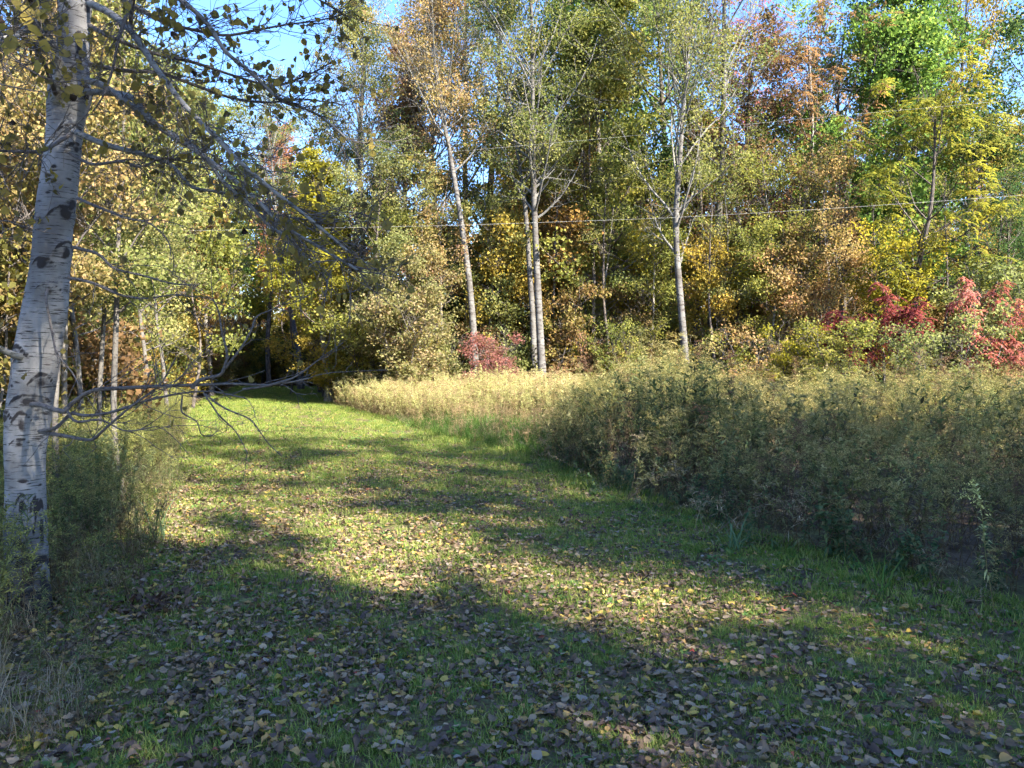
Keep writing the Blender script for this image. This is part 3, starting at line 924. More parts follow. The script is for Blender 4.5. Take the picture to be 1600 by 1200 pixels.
FRONT += [
    ('maple_tree', 'small_maple', 440, 50, 7.0, 'l_yellow', 'yellow maple closing the dark end of the grass path', 'wide'),
    ('young_aspen', 'slender', 700, 29.5, 9.0, 'l_tan', 'thin tan young aspen tight behind the leaning aspen', None),
    ('young_aspen', 'slender', 760, 30, 10.0, 'l_aspen', 'thin olive young aspen between leaning and twin trunks', None),
    ('young_aspen', 'slender', 800, 30.5, 9.0, 'l_gold', 'thin golden young aspen just left of the twin trunks', None),
    ('young_aspen', 'slender', 893, 30.5, 10, 'l_orange', 'thin orange young aspen just right of the twin trunks', None),
    ('young_aspen', 'slender', 955, 29, 9.0, 'l_aspen', 'thin olive young aspen above the highest hump of the thicket', None),
    ('young_aspen', 'slender', 1012, 28.5, 8.5, 'l_olive', 'thin muted green young aspen left of the forking aspen foot', None),
    ('young_aspen', 'slender', 1128, 28, 8.0, 'l_aspen', 'thin olive young aspen beside the bleached dead bough', None),
    ('young_aspen', 'slender', 1195, 27.5, 8.5, 'l_olive', 'thin dull young aspen left of the small tan maple', None),
    ('young_aspen', 'slender', 1290, 27, 8.5, 'l_tan', 'thin tan young aspen under the bright green maple', None),
    ('young_aspen', 'slender', 625, 30, 9.5, 'l_olive', 'thin dull young aspen above the pinkish maples', None),
]
for i, (nm, kd, px, d, H, mt, lb, br) in enumerate(FRONT):
    plant_tree(nm, kd, px, d, H, mt, lb, 'trees along the front of the wood', wide={'narrow': .68, 'wide': 1.4}.get(br, 1.0))

# trees left of the path, behind the near poplar
LEFT = [
    ('poplar_sapling', 'slender_b', 112, 9.6, 6.5, 'l_tan', 'thin straight poplar between the bent one and the pale-footed one', (0, 0.01)),
    ('poplar_sapling', 'slender_b', 160, 10.4, 6.0, 'l_aspen', 'thin poplar just left of the slim grey poplar', (0, 0.05)),
    ('poplar_sapling', 'slender', 238, 14.0, 6.5, 'l_aspen', 'slender poplar at the back of the left weeds', (0, 0.02)),
    ('poplar_sapling', 'slender_b', 187, 9.0, 6.2, 'l_aspen', 'slim grey poplar rising from the weeds right of the big trunk', (0.02, 0.035)),
    ('poplar_sapling', 'slender_b', 92, 8.2, 6.0, 'l_tan', 'slim bent poplar close behind the big trunk', (0, 0.05)),
    ('poplar_sapling', 'slender', 132, 11.5, 7.0, 'l_aspen', 'slim poplar with a pale foot second behind the big trunk', (0, 0.03)),
    ('poplar_sapling', 'slender_b', 148, 13.5, 8.0, 'l_aspen', 'thin poplar leaning right behind the slim grey poplar', (0, 0.09)),
    ('poplar_sapling', 'slender', 30, 10.5, 7.0, 'l_tan', 'slim poplar left of the big trunk by the left edge', (0, 0)),
    ('poplar_sapling', 'slender_b', -40, 12.0, 8.0, 'l_aspen_gold', 'golden poplar reaching in from beyond the left edge', (0, 0)),
    ('poplar_sapling', 'slender', 265, 17.0, 7.0, 'l_aspen', 'loose poplar at the left border of the sunny grass', (0, 0)),
    ('poplar_sapling', 'slender', 225, 20.0, 8.5, 'l_aspen', 'yellow-green poplar behind the left border of the grass', (0, 0)),
    ('maple_tree', 'small_maple', 300, 26.0, 7.0, 'l_olive', 'olive maple leaning over the far left of the grass path', (0, 0)),
    ('maple_tree', 'maple_b', 100, 22.0, 9.5, 'l_aspen_gold', 'dull gold maple seen past the right side of the big trunk', (0, 0)),
    ('maple_tree', 'maple_b', 10, 24.0, 11.0, 'l_pink', 'pinkish maple behind the big trunk near the left edge', (0, 0)),
    ('maple_tree', 'maple_b', 330, 36.0, 10.0, 'l_orange', 'small orange-red maple top far behind the poplar twigs', (0, 0)),
    ('aspen_tree', 'aspen_b', 170, 27.0, 11.0, 'l_tan', 'golden aspen behind the slim poplars', (0, 0)),
    ('aspen_tree', 'aspen_b', 255, 33.0, 13.5, 'l_aspen', 'olive aspen above the left border of the grass', (0, 0)),
    ('aspen_tree', 'aspen_a', 60, 30.0, 12.5, 'l_aspen_gold', 'tall golden aspen far behind the big trunk', (0, 0)),
    ('maple_tree', 'maple_a', 345, 46.0, 16.5, 'l_olive', 'olive maple closing the view left of the path end', (0, 0)),
    ('aspen_tree', 'aspen_a', 470, 44, 16.5, 'l_aspen', 'grey-green aspen crown below the sky above the path end', (0, 0)),
]
for i, (nm, kd, px, d, H, mt, lb, tl) in enumerate(LEFT):
    plant_tree(nm, kd, px, d, H, mt, lb, 'trees left of the grass path', tilt=tl, rz=0 if tl != (0, 0) else None,
               bark='shaded_sapling_bark' if 'slender' in kd else None)

SHRUBS = [
    ('red_bush', 'bush', 768, 26.5, 2.0, 'l_dusty', 'crimson bush at the back of the yellow meadow', 1.1),
    ('sumac', 'sumac', 1532, 22.0, 3.3, 'l_red', 'brightest pink-red sumac near the right edge', .68),
    ('sumac', 'sumac_b', 1385, 23.5, 2.8, 'l_crimson', 'dark crimson sumac under the yellow hickory', .8),
    ('sumac', 'sumac', 1318, 23.8, 2.7, 'l_crimson', 'dark crimson sumac left of the hickory trunk', .8),
    ('sumac', 'sumac_b', 1590, 21.5, 1.5, 'l_red', 'low red sumac at the right edge below the brightest one', .7),
    ('green_bush', 'bush_b', 1462, 20.8, 2.1, 'l_pale', 'pale green bush between the dark and the brightest sumac', 1.2),
    ('yellow_bush', 'bush', 1240, 24.0, 2.1, 'l_yellow', 'yellow-green bush left of the dark sumacs', 1.1),
    ('green_bush', 'bush', 1590, 23.0, 3.6, 'l_pale', 'pale green bush cut by the right edge', 1.2),
    ('olive_bush', 'bush', 1300, 23.0, 2.2, 'l_olive', 'olive bush between the yellow bush and the sumacs', 1.2),
    ('orange_bush', 'bush_b', 905, 29.0, 2.4, 'l_rust', 'rust bush right of the tallest white trunk', .9),
    ('olive_bush', 'bush', 640, 27.0, 3.0, 'l_pink', 'dull pinkish bush left of the crimson bush', 1.2),
    ('olive_bush', 'bush_b', 580, 29.0, 2.8, 'l_olive', 'dull olive bush behind the left end of the yellow meadow', 1.3),
    ('olive_bush', 'bush', 695, 29, 2.3, 'l_pale', 'grey-green bush touching the crimson bush', 1.1),
    ('olive_bush', 'bush_b', 792, 29.5, 2.6, 'l_pale', 'grey-green bush just left of the twin trunks', 1.0),
    ('olive_bush', 'bush', 960, 28.0, 2.4, 'l_olive', 'grey-green bush behind the highest hump of the thicket', 1.0),
    ('yellow_bush', 'bush', 530, 31.0, 2.4, 'l_gold', 'golden bush at the path side of the yellow meadow', 1.3),
    ('tan_bush', 'bush_b', 1180, 26.5, 2.2, 'l_tan', 'tan bush behind the middle of the thicket', 1.2),
    ('olive_bush', 'bush_b', 1140, 27.5, 2.2, 'l_olive', 'olive bush right of the forking aspen foot', 1.2),
]
for nm, kd, px, d, H, mt, lb, w in SHRUBS:
    plant_tree(nm, kd, px, d, H, mt, lb, 'shrubs along the edge of the wood', 'shrub', wide=w)

# straight bare stems between the crowns
KIND['pole'] = (to_meshes('pole', tree_arrays(seed=31, H=10, r0=0.075, cb=0.55, R=0.9, n1=14, m2=4, m3=3, per=3, leaf=0.08, gap=0.45), M['dark_bark'], M['dark_bark'], M['l_green']), 10)
POLES = [(618, 30, 9, 'olive oak'), (777, 30, 8, 'gold maple left of the twin trunks'), (900, 32, 9, 'orange-gold maple'), (917, 29.5, 11, 'olive maple, the thinner of a close pair'),
         (932, 29.2, 12, 'olive maple, the thicker of a close pair'), (1000, 32, 9, 'low yellow maple by the forking aspen'), (1093, 29, 12, 'forking aspen, black and straight'), (1146, 29, 9, 'rust maple, beside its stout trunk'),
         (1158, 28.5, 11, 'bleached dead bough, the stoutest dark one'), (1178, 29.5, 10, 'tan bush behind the thicket'), (1225, 28, 9, 'rust-brown ash'), (1265, 28, 9, 'small tan maple'), (1360, 28, 8, 'dark crimson sumac'),
         (560, 31, 8, 'pale green oak'), (505, 34, 8, 'broad yellow-green maple'), (455, 38, 8, 'golden maple at the path end'), (690, 31, 8, 'leaning aspen'), (1200, 31, 9, 'yellow-green bush'), (655, 29, 8, 'small maple turning pink'), (860, 29.5, 10, 'rust bush right of the tallest trunk'), (948, 28.6, 9, 'highest hump of the thicket'), (1045, 29.5, 9, 'low olive maple'),
         (1112, 27.6, 8, 'tan bush behind the thicket, nearest to the forking aspen'), (1245, 27, 8, 'yellow-green bush, on its right'), (1315, 27, 9, 'olive bush'), (1415, 27, 8, 'low yellow maple'), (1475, 26, 8, 'brightest sumac'), (1550, 26, 8, 'pale green bush at the right edge'), (600, 30.5, 8, 'dull olive bush'), (725, 30, 9, 'crimson bush')]
for px, d, H, near in POLES:
    plant_tree('young_tree', 'pole', px, d, H, 'l_olive', 'bare dark young trunk by the ' + near, 'bare young trunks in the wood', wide=1.5 if 'stoutest' in near else 1.0)

# bleached dead bough
A = Acc()
db = [[(1100, 437), (1140, 436), (1165, 445), (1174, 460), (1168, 478), (1150, 470), (1120, 466)],
      [(1165, 462), (1140, 474), (1110, 472), (1100, 468)], [(1168, 470), (1150, 478), (1128, 480)], [(1130, 436), (1120, 450), (1095, 462)]]
for br in db:
    q = np.array([at(a, b, 29.2 + 0.4 * math.sin(i)) for i, (a, b) in enumerate(br)])
    v, f = tubes(q[None], np.linspace(0.024, 0.008, len(q))[None], 5)
    A.add(v, f)
q = np.array([at(1179, 470, 29.5), at(1177, 466, 29.4), at(1174, 460, 29.0)])
v, f = tubes(q[None], np.linspace(0.03, 0.025, 3)[None], 6)
A.add(v, f)
tag(new_obj('dead_bough', A.mesh('dead_bough', [M['dead_wood']], True)), 'bleached curled dead bough before the dark trunks', 'dead branch')

# ------------------------------------------------------------------ the deep wood and its undergrowth
rng = RS(40)
wood_vars = [joined('wood_tree_%d' % i, tree_arrays(seed=50 + i, H=16, r0=0.16, cb=[.3, .22, .35, .2][i], R=[2.6, 3.0, 2.2, 2.6][i], n1=26, m2=7, m3=4, per=4, leaf=0.13, lw=.85,
                                                      gap=0.2, shape=['oval', 'barrel', 'oval', 'cone'][i], spread=.18), M['dark_bark'], M['l_wood']) for i in range(4)]
pts = []
for _ in range(4000):
    y = rng.uniform(33, 80)
    x = rng.uniform(-60, 60)
    if abs(x) > y * 0.66 + 12:
        continue
    if xl(y) - 1.0 < x < xr(y) + 1.0 and y < 49:
        continue
    if x > xr(y) and y < 36:
        continue
    if x < xl(y) and y < 36:
        continue
    if all((x - a) ** 2 + (y - b) ** 2 > 3.0 ** 2 for a, b in pts):
        pts.append((x, y))
    if len(pts) > 270:
        break
for _ in range(600):
    y = rng.uniform(6, 40)
    x = xl(y) - rng.uniform(7 if y < 20 else 3, 24)
    if all((x - a) ** 2 + (y - b) ** 2 > 2.8 ** 2 for a, b in pts):
        pts.append((x, y))
    if len(pts) > 330:
        break
pts += [(gx(p_, d_), d_) for p_, d_ in ((335, 58), (365, 63), (395, 57), (420, 66), (450, 60), (475, 70), (310, 66), (350, 74), (500, 63))]
pts = np.array(pts)
n = len(pts)
hs_ = np.where(pts[:, 0] < xl(pts[:, 1]), rng.uniform(0.55, 0.8, n), rng.uniform(0.62, 1.0, n))
hs_ = np.where(np.abs(pts[:, 0] / pts[:, 1] + 0.17) < 0.10, hs_ * 0.75, hs_)      # dips in the tree tops
ppx = 800 + FPX * pts[:, 0] / pts[:, 1]
for a_, b_, yt in ((1170, 1280, 70), (1530, 1640, 210), (1280, 1420, 40)):
    lim = (1.6 + (565 - yt) / FPX * pts[:, 1]) / 16.5
    hs_ = np.where((ppx > a_) & (ppx < b_), np.minimum(hs_, lim), hs_)
scatter('woods', np.column_stack([pts, np.zeros(n)]), yaw(n, rng), hs_, rng.randint(0, 4, n), wood_vars,
        'mass of mixed autumn trees filling the depth of the wood', 'woods')

# the tree row behind and right of the photographer, whose shade lies over the near grass
ST = [(-2.2, 8, 1.0, 1), (0.6, 7, .9, 1), (1.7, 9, .92, 3), (0.8, 14, 1.05, 1), (1.6, 17, 1.0, 0), (6.4, 11, 1.05, 1), (7.4, 17, 1.0, 2), (8.1, 12.5, 1.22, 1), (9.7, 14.5, 1.12, 1), (8.6, 19, 1.2, 0), (11.0, 18.5, 1.2, 2), (2.7, 12.5, .85, 2), (5.5, 15.5, .95, 2), (5.7, 12.8, .78, 2), (3.6, 10.5, .72, 2), (3.4, 19, 1.0, 2), (-5, 9, 1.0, 1), (-4, 15, 1.1, 3), (12.5, 26, 1.25, 1), (9.8, 26, 1.2, 3), (0, 21, 1.1, 0)]
sx, sy = math.sin(SUN_AZ), math.cos(SUN_AZ)
SHADE = [(a * -sy + t * sx, a * sx + t * sy, k, v) for a, t, k, v in ST]      # rows along the sun's direction
shade_vars = [joined('shade_tree_%d' % i, tree_arrays(seed=90 + i, H=16, r0=0.15, cb=[.25, .2, .3, .2][i], R=[2.6, 2.8, 2.0, 2.6][i], n1=26, m2=6, m3=5, per=6, leaf=0.11, lw=.85,
                                                       gap=0.18, shape=['oval', 'barrel', 'oval', 'cone'][i], spread=.14), M['dark_bark'], M['l_wood']) for i in range(4)]
SHADE_SEED = 5
sh = np.array(SHADE)
scatter('shade_woods', np.column_stack([sh[:, :2], np.zeros(len(sh))]), yaw(len(sh), RS(SHADE_SEED)), sh[:, 2], sh[:, 3].astype(int), shade_vars,
        'row of trees beside the photographer that shades the near grass', 'woods')

under_vars = []
for i in range(5):
    a = tree_arrays(seed=70 + i, H=[2.4, 1.6, 3.4, 1.2, 4.2][i], r0=0.02, cb=[.1, .05, .2, .05, .25][i], R=[.8, .8, .8, .7, .8][i], n1=20, m2=4, m3=3, per=5, leaf=0.09, gap=0.15, stems=[3, 4, 2, 4, 2][i], ang=(75, 35), spread=.12)
    under_vars.append(joined('under_%d' % i, a, M['twig_bark'], M['l_under']))
X, Y = region(5200, rng, -50, 45, 25, 62, lambda x, y: (np.abs(x) < y * 0.68 + 5) & ((x > xr(y) + 0.8) & (y > 28.5 + 0.02 * np.abs(x)) | (x > 15) & (y > 25.5) | (x < xl(y) - 1.0) & (y > 25) | (y > 49)))
k = rng.uniform(0, 1, len(X)) < np.where(Y < 38, 0.85, np.where(np.abs(X / Y + .3) < .09, .9, 0.4))
X, Y = X[k], Y[k]
X2, Y2 = region(700, rng, -30, -4, 8, 27, lambda x, y: (x < xl(y) - 1.6) & (x > -0.72 * y - 3))
X, Y = np.concatenate([X, X2]), np.concatenate([Y, Y2])
n = len(X)
scatter('undergrowth', np.column_stack([X, Y, gz(X, Y) * 0.5]), yaw(n, rng, 0.06), rng.uniform(0.6, 1.25, n), rng.randint(0, 5, n), under_vars,
        'tangle of saplings and shrubs under the trees of the wood', 'undergrowth')

# ------------------------------------------------------------------ weeds
def weed_meshes(tagname, mats, seeds, **kw):
    return [weed_arrays(s, **kw).mesh('%s_%d' % (tagname, s), [mats[i % len(mats)]]) for i, s in enumerate(seeds)]


rng = RS(60)
thick = (weed_meshes('thicket', [M['goldenrod_dark'], M['goldenrod']], range(100, 108), H=1.45, nleaf=34, ll=0.16, lw=0.033, plume=8, stems=3, sw=.0055, base=.12, lean=.22, wob=.08, arch=-.15) +
         weed_meshes('thicket_b', [M['goldenrod']], range(110, 113), H=1.35, nleaf=28, ll=0.13, lw=0.021, plume=14, stems=3, lean=0.3, sw=.005, base=.16, wob=.09, arch=-.3) +
         weed_meshes('thicket_s', [M['straw']], range(115, 117), H=1.2, nleaf=16, ll=0.2, lw=0.009, plume=3, stems=4, lean=0.6, sw=.0045, base=.12, wob=.1, arch=-.9))

thick += weed_meshes('dock', [M['dock']], range(117, 119), H=1.6, nleaf=6, ll=0.1, lw=0.012, plume=22, stems=1, lean=0.15, sw=.005) + \
         weed_meshes('foot', [M['foot']], range(119, 121), H=0.75, nleaf=42, ll=0.13, lw=0.042, plume=0, stems=3, lean=0.35, base=.12, droop=1.4)


def in_thicket(x, y):
    left = np.where(y < 13.1, xr(y), np.interp(y, [13.1, 15, 20, 27], [0.35, 0.7, 1.5, 2.2]))
    return (x > left + 0.12) & (x < 0.68 * y + 3.5) & (y < 26 - 0.06 * np.abs(x))


X, Y = region(15500, rng, -1, 22, 2.8, 26, in_thicket)
edge = X - np.where(Y < 13.1, xr(Y), np.interp(Y, [13.1, 15, 20, 27], [0.35, 0.7, 1.5, 2.2]))
clump = 0.62 + 0.5 * np.sin(X * 2.3 + 1.7 * np.sin(Y * 1.1)) * np.cos(Y * 2.0 + 1.1 * np.sin(X * 1.3))
clump = np.maximum(clump, np.where(Y < 8, 0.8, 0.4))
keep = rng.uniform(0, 1, len(X)) < np.where(edge < 1.0, 1.0, np.where(edge < 3, 0.62, 0.42) * clump)
X, Y, edge = X[keep], Y[keep], edge[keep]
n = len(X)
hgt = np.interp(edge, [0, 0.4, 1.2, 3], [0.48, 0.72, 0.95, 1.0]) * np.where(rng.uniform(0, 1, n) < .08, 1.25, 1.0) * rng.uniform(0.62, 1.15, n) * (1 + 0.2 * np.sin(X * 1.1 + Y * 0.5) * np.cos(Y * 0.7 - X * .3)) * (1 + 0.12 * np.sin(X * 1.9 + 1.3 * np.sin(Y)) * np.cos(Y * 1.4))
hgt *= np.where((Y > 11) & (X < 0.22 * Y), 1.2, 1.0) * np.interp(Y, [3, 6, 14], [0.80, 0.86, 0.9])
rot = yaw(n, rng, 0.16)
patch = np.sin(X * 1.1 + 0.7 * Y + 1.5 * np.sin(Y * .8)) + 0.8 * np.sin(Y * 1.7 - X * 0.6) + rng.normal(0, 0.6, n)
vi = np.where(patch > 0.7, rng.randint(8, 11, n), np.where(patch > -0.3, rng.randint(0, 4, n) * 2 + 1, rng.randint(0, 4, n) * 2))
vi = np.where(rng.uniform(0, 1, n) < np.interp(edge, [0, .8, 2], [.25, .10, .04]), rng.randint(11, 13, n), vi)
vi = np.where(rng.uniform(0, 1, n) < .045, rng.randint(13, 15, n), vi)
low = (rng.uniform(0, 1, n) < np.interp(edge, [0, .5, 1.0], [.42, .3, 0])) & (Y < 14)
vi = np.where(low, rng.randint(15, 17, n), vi)
thicket = scatter('goldenrod_weeds', np.column_stack([X, Y, gz(X, Y) * 0.9 - .01]), rot, hgt, vi, thick, 'dark chest-high goldenrod thicket right of the grass path', 'weeds')
print('thicket', n)

mead = (weed_meshes('meadow', [M['meadow'], M['meadow'], M['meadow_tan']], range(120, 126), H=1.3, nleaf=34, ll=0.12, lw=0.03, plume=6, stems=2, bare=.05, lean=.25, base=.1, wob=.07))
X, Y = region(7500, rng, -12, 3, 16.5, 29.5, lambda x, y: (x > xr(y) + 0.25) & (x < np.interp(y, [15, 20, 27], [0.7, 1.6, 2.4])) & (y > np.interp(x, [-8, -3, 0, 3], [16.5, 19.6, 18.2, 17.8])))
n = len(X)
hm = rng.uniform(0.5, 1.12, n) * (0.88 + 0.2 * np.sin(X * 1.7 + np.sin(Y * 1.3)) * np.cos(Y + X * .4)) * np.interp(X - xr(Y), [0, 1.5], [0.6, 1])
scatter('meadow_weeds', np.column_stack([X, Y, gz(X, Y) - .01]), yaw(n, rng, 0.08), hm, rng.randint(0, 6, n), mead, 'sunlit strip of yellow goldenrod before the wood', 'weeds')
print('meadow', n)

lushv = [tuft_arrays(130 + i, n=46, rad=0.16, h=0.42, w=0.008, droop=1.0).mesh('lush_%d' % i, [M['lush']]) for i in range(3)] + \
        [tuft_arrays(135 + i, n=40, rad=0.14, h=0.45, w=0.006, droop=1.2).mesh('lush_s%d' % i, [M['straw']]) for i in range(1)] + \
        weed_meshes('lushweed', [M['meadow_tan']], range(138, 140), H=0.6, nleaf=50, ll=0.08, lw=0.012, plume=4, stems=2)
X, Y = region(3600, rng, -5, 2.2, 12.6, 21.5, lambda x, y: (x > xr(y) + 0.05) & (x < np.interp(y, [12, 13.1, 15, 20, 27], [.5, 0.7, 1.0, 1.6, 2.4])) & (y < np.interp(x, [-4, -3, 0, 3], [20.5, 21.2, 19.6, 19.0])))
n = len(X)
scatter('lush_grass', np.column_stack([X, Y, gz(X, Y)]), yaw(n, rng, .05), rng.uniform(0.55, 1.1, n) * np.interp(X - xr(Y), [0, 1.2], [.5, 1]), rng.choice(6, n, p=[.24, .24, .22, .12, .09, .09]), lushv,
        'unmown bright green grass between the path and the meadow', 'grass')

leftv = (weed_meshes('left', [M['left_weed'], M['goldenrod_dark']], range(140, 146), H=1.0, nleaf=64, ll=0.12, lw=0.014, plume=5, stems=2, lean=.16) +
         [tuft_arrays(150 + i, n=40, rad=0.12, h=0.5, w=0.005, droop=1.3).mesh('left_straw_%d' % i, [M['straw']]) for i in range(2)])


def in_left(x, y):
    return (x < xl(y) - 0.05) & (x > np.maximum(xl(y) - 5, -0.75 * y - 2)) & ((x + 3.02) ** 2 + (y - 4.9) ** 2 > 0.22 ** 2)


X, Y = region(9500, rng, -14, -1.3, 2.2, 26, in_left)
n = len(X)
e = xl(Y) - X
hl = np.interp(e, [0, .5, 2], [0.5, .8, 1.0]) * rng.uniform(.7, 1.1, n) * np.interp(Y, [2.2, 3.6, 5.5, 8], [0.5, 0.9, 1.05, 1.1])
vi = np.where(rng.uniform(0, 1, n) < np.interp(Y, [3, 4.5, 8], [0.6, 0.35, 0.15]), rng.randint(6, 8, n), rng.randint(0, 6, n))
scatter('border_weeds', np.column_stack([X, Y, gz(X, Y) - .01]), yaw(n, rng, .1), hl, vi, leftv, 'goldenrod and straw around the big trunk left of the path', 'weeds')
print('left weeds', n)

# ------------------------------------------------------------------ lawn grass
rng = RS(80)
tv = [tuft_arrays(160 + i, n=36, rad=0.085, h=0.075, w=0.005).mesh('lawn_tuft_%d' % i, [M['blade']]) for i in range(5)] + \
     [rosette_arrays(170 + i, 10, 0.07, 0.026).mesh('lawn_rosette_%d' % i, [M['clover']]) for i in range(3)]
PX, PY, PS = [], [], []
for y0, y1, dens, s in ((1.8, 5, 190, 0.66), (5, 9, 110, 0.85), (9, 17, 55, 1.1), (17, 50, 30, 1.15)):
    x0, x1 = float(xl(y1)) - 1, float(xr(y0)) + 1
    nn = int((x1 - x0) * (y1 - y0) * dens)
    X, Y = region(nn, rng, x0, x1, y0, y1, lambda x, y: (x > xl(y) - 0.5) & (x < xr(y) + 0.5) & (np.abs(x) < 0.68 * y + 1))
    PX.append(X); PY.append(Y); PS.append(rng.uniform(0.7, 1.25, len(X)) * s)
X, Y, S = map(np.concatenate, (PX, PY, PS))
n = len(X)
S = S * np.interp(xr(Y) - X, [0, 0.5, 1.2], [1.25, 1.1, 1.0])
scatter('lawn_grass', np.column_stack([X, Y, gz(X, Y)]), yaw(n, rng, .05), S, rng.choice(8, n, p=[.17] * 5 + [.05] * 3), tv, 'short mown grass of the path', 'grass')
print('tufts', n)

# ------------------------------------------------------------------ fallen leaves
def leaf_mesh(name, seed, mats, L=0.055, W=0.046, curl=0.3):
    rng = RS(seed)
    prof = np.array([0.0, 0.62, 0.98, 1.0, 0.72, 0.0])
    tt = np.array([0.0, 0.12, 0.32, 0.55, 0.8, 1.0])
    V = []
    c1, c2 = rng.uniform(-1, 1) * curl, rng.uniform(0.1, 1) * curl
    for t, p in zip(tt, prof):
        for s in (-1, 0, 1):
            x = s * p * W / 2 * (1 + rng.normal(0, 0.16))
            V.append((x, (t - 0.5) * L, c2 * (x / W * 2) ** 2 * W * 0.8 + c1 * (t - 0.5) ** 2 * L * 2 + rng.normal(0, 0.0015)))
    V = np.array(V)
    V[:, 2] -= V[:, 2].min()
    F = []
    for i in range(5):
        for s in (0, 1):
            a = i * 3 + s
            F.append((a, a + 1, a + 4, a + 3))
    # stalk
    q = np.array([[0, -L / 2 + .002, V[1, 2] + .001], [0.002, -L * 0.75, V[1, 2] + .004], [0.006, -L * 0.98, 0.004]])
    v, f = tubes(q[None], np.full((1, 3), 0.0008), 3)
    F = np.concatenate([np.array(F), f + len(V)])
    V = np.concatenate([V, v])
    return mesh_np(name, V, F, mats, {'r': np.full(len(V), 0.5)}, True)


LC = {'brown': [(0.13, 0.09, 0.058), (0.20, 0.145, 0.095)], 'plum': [(0.085, 0.06, 0.048), (0.14, 0.10, 0.078)], 'tan': [(0.27, 0.19, 0.115), (0.38, 0.28, 0.17)],
      'grey': [(0.25, 0.205, 0.155), (0.34, 0.28, 0.205)], 'yellow': [(0.40, 0.28, 0.06), (0.50, 0.37, 0.10)], 'amber': [(0.32, 0.20, 0.08), (0.42, 0.27, 0.10)], 'red': [(0.30, 0.07, 0.05), (0.40, 0.14, 0.09)]}
lmats = {k: leaf_mat('fallen_%s_leaf' % k, v, 0.2, 1.0) for k, v in LC.items()}
shapes = [(1, .058, .050, .25), (2, .050, .045, .6), (3, .066, .050, .4), (4, .060, .040, .6), (5, .052, .030, .9), (6, .070, .046, .6), (7, .048, .046, .15)]
lv, wts = [], []
for (k, w) in (('brown', .34), ('plum', .24), ('tan', .22), ('grey', .08), ('yellow', .08), ('amber', .07), ('red', .004)):
    for s in shapes:
        lv.append(leaf_mesh('fallen_%s_%d' % (k, s[0]), s[0] * 7 + len(lv), [lmats[k]], *s[1:]))
        wts.append(w / 7)
rng = RS(90)


def litter(x, y):
    d = np.interp(y, [2, 4, 8, 11, 14, 20, 40], [1, 1, .95, .7, .22, .03, .012])
    d = d * np.interp(xr(y) - x, [0, .8, 2.0], [0.25, 0.6, 1.0])
    return d * np.clip(0.74 + 0.34 * np.sin(x * 2.1 + y) * np.sin(y * 1.7 - x) + 0.35 * np.sin(x * 5.3 - 2.2 * y + np.sin(y * 4)) * np.sin(y * 6.1 + x * 2.7), 0.25, 1)


X, Y = region(400000, rng, -8, 5, 1.9, 26, lambda x, y: (x > xl(y) - 0.6) & (x < xr(y) + 0.3) & (np.abs(x) < .68 * y + .6))
k = rng.uniform(0, 1, len(X)) < litter(X, Y)
X, Y = X[k], Y[k]
n = len(X)
rot = np.stack([rng.normal(0, 0.19, n), rng.normal(0, 0.19, n), rng.uniform(0, 6.283, n)], 1)
scl = 0.34 + 0.6 * rng.uniform(0, 1, n) ** 1.3
vi = rng.choice(len(lv), n, p=np.array(wts) / sum(wts))
Z = gz(X, Y) + rng.uniform(0.003, 0.03, n)
inview = (np.abs(X) < 0.655 * Y) & (Y > 3.02)
order = np.argsort(np.where(inview, Y / scl, 1e9))[:300]
for i in order:
    new_obj('fallen_leaf', lv[vi[i]], lawn, (X[i], Y[i], Z[i]), rot[i], scl[i])
rest = np.ones(n, bool)
rest[order] = False
scatter('fallen_leaves', np.column_stack([X, Y, Z])[rest], rot[rest], scl[rest], vi[rest], lv, 'brown and yellow poplar leaves strewn over the near grass', 'leaves')
print('leaves', n)

# ------------------------------------------------------------------ the near poplar
HD = 4.9
tr_px = [(46, 1010, 92), (44, 960, 84), (43, 900, 76), (39, 800, 70), (40, 700, 71), (47, 620, 78), (58, 560, 82), (68, 500, 76), (80, 400, 68), (90, 300, 64), (102, 200, 63), (108, 150, 72), (112, 100, 58), (118, 0, 57), (122, -100, 52), (128, -250, 46), (133, -420, 40), (140, -640, 30), (150, -900, 14)]
base = at(46, 1010, HD)
base[2] = float(gz(base[0], HD)) - 0.02
tp = np.array([at(a, b, HD) for a, b, w in tr_px])
tp[0] = base + np.array([0, 0, -0.03])
tw = np.array([0.81 * w / FPX * HD / 2 for a, b, w in tr_px])
s_ = np.concatenate([[0], np.cumsum(np.linalg.norm(np.diff(tp, axis=0), axis=1))])
fine = np.linspace(0, s_[-1], 420)
C = np.stack([np.interp(fine, s_, tp[:, i]) for i in range(3)], 1)
Rw = np.interp(fine, s_, tw)
for _ in range(6):
    C[1:-1] = (C[:-2] + 2 * C[1:-1] + C[2:]) / 4
    Rw[1:-1] = (Rw[:-2] + 2 * Rw[1:-1] + Rw[2:]) / 4
SIDES = 56
v, f = tubes(C[None], Rw[None], SIDES)
rng = RS(95)
vv = v.reshape(420, SIDES, 3)
ctr = C[:, None, :]
rad_dir = nrm(vv - ctr)
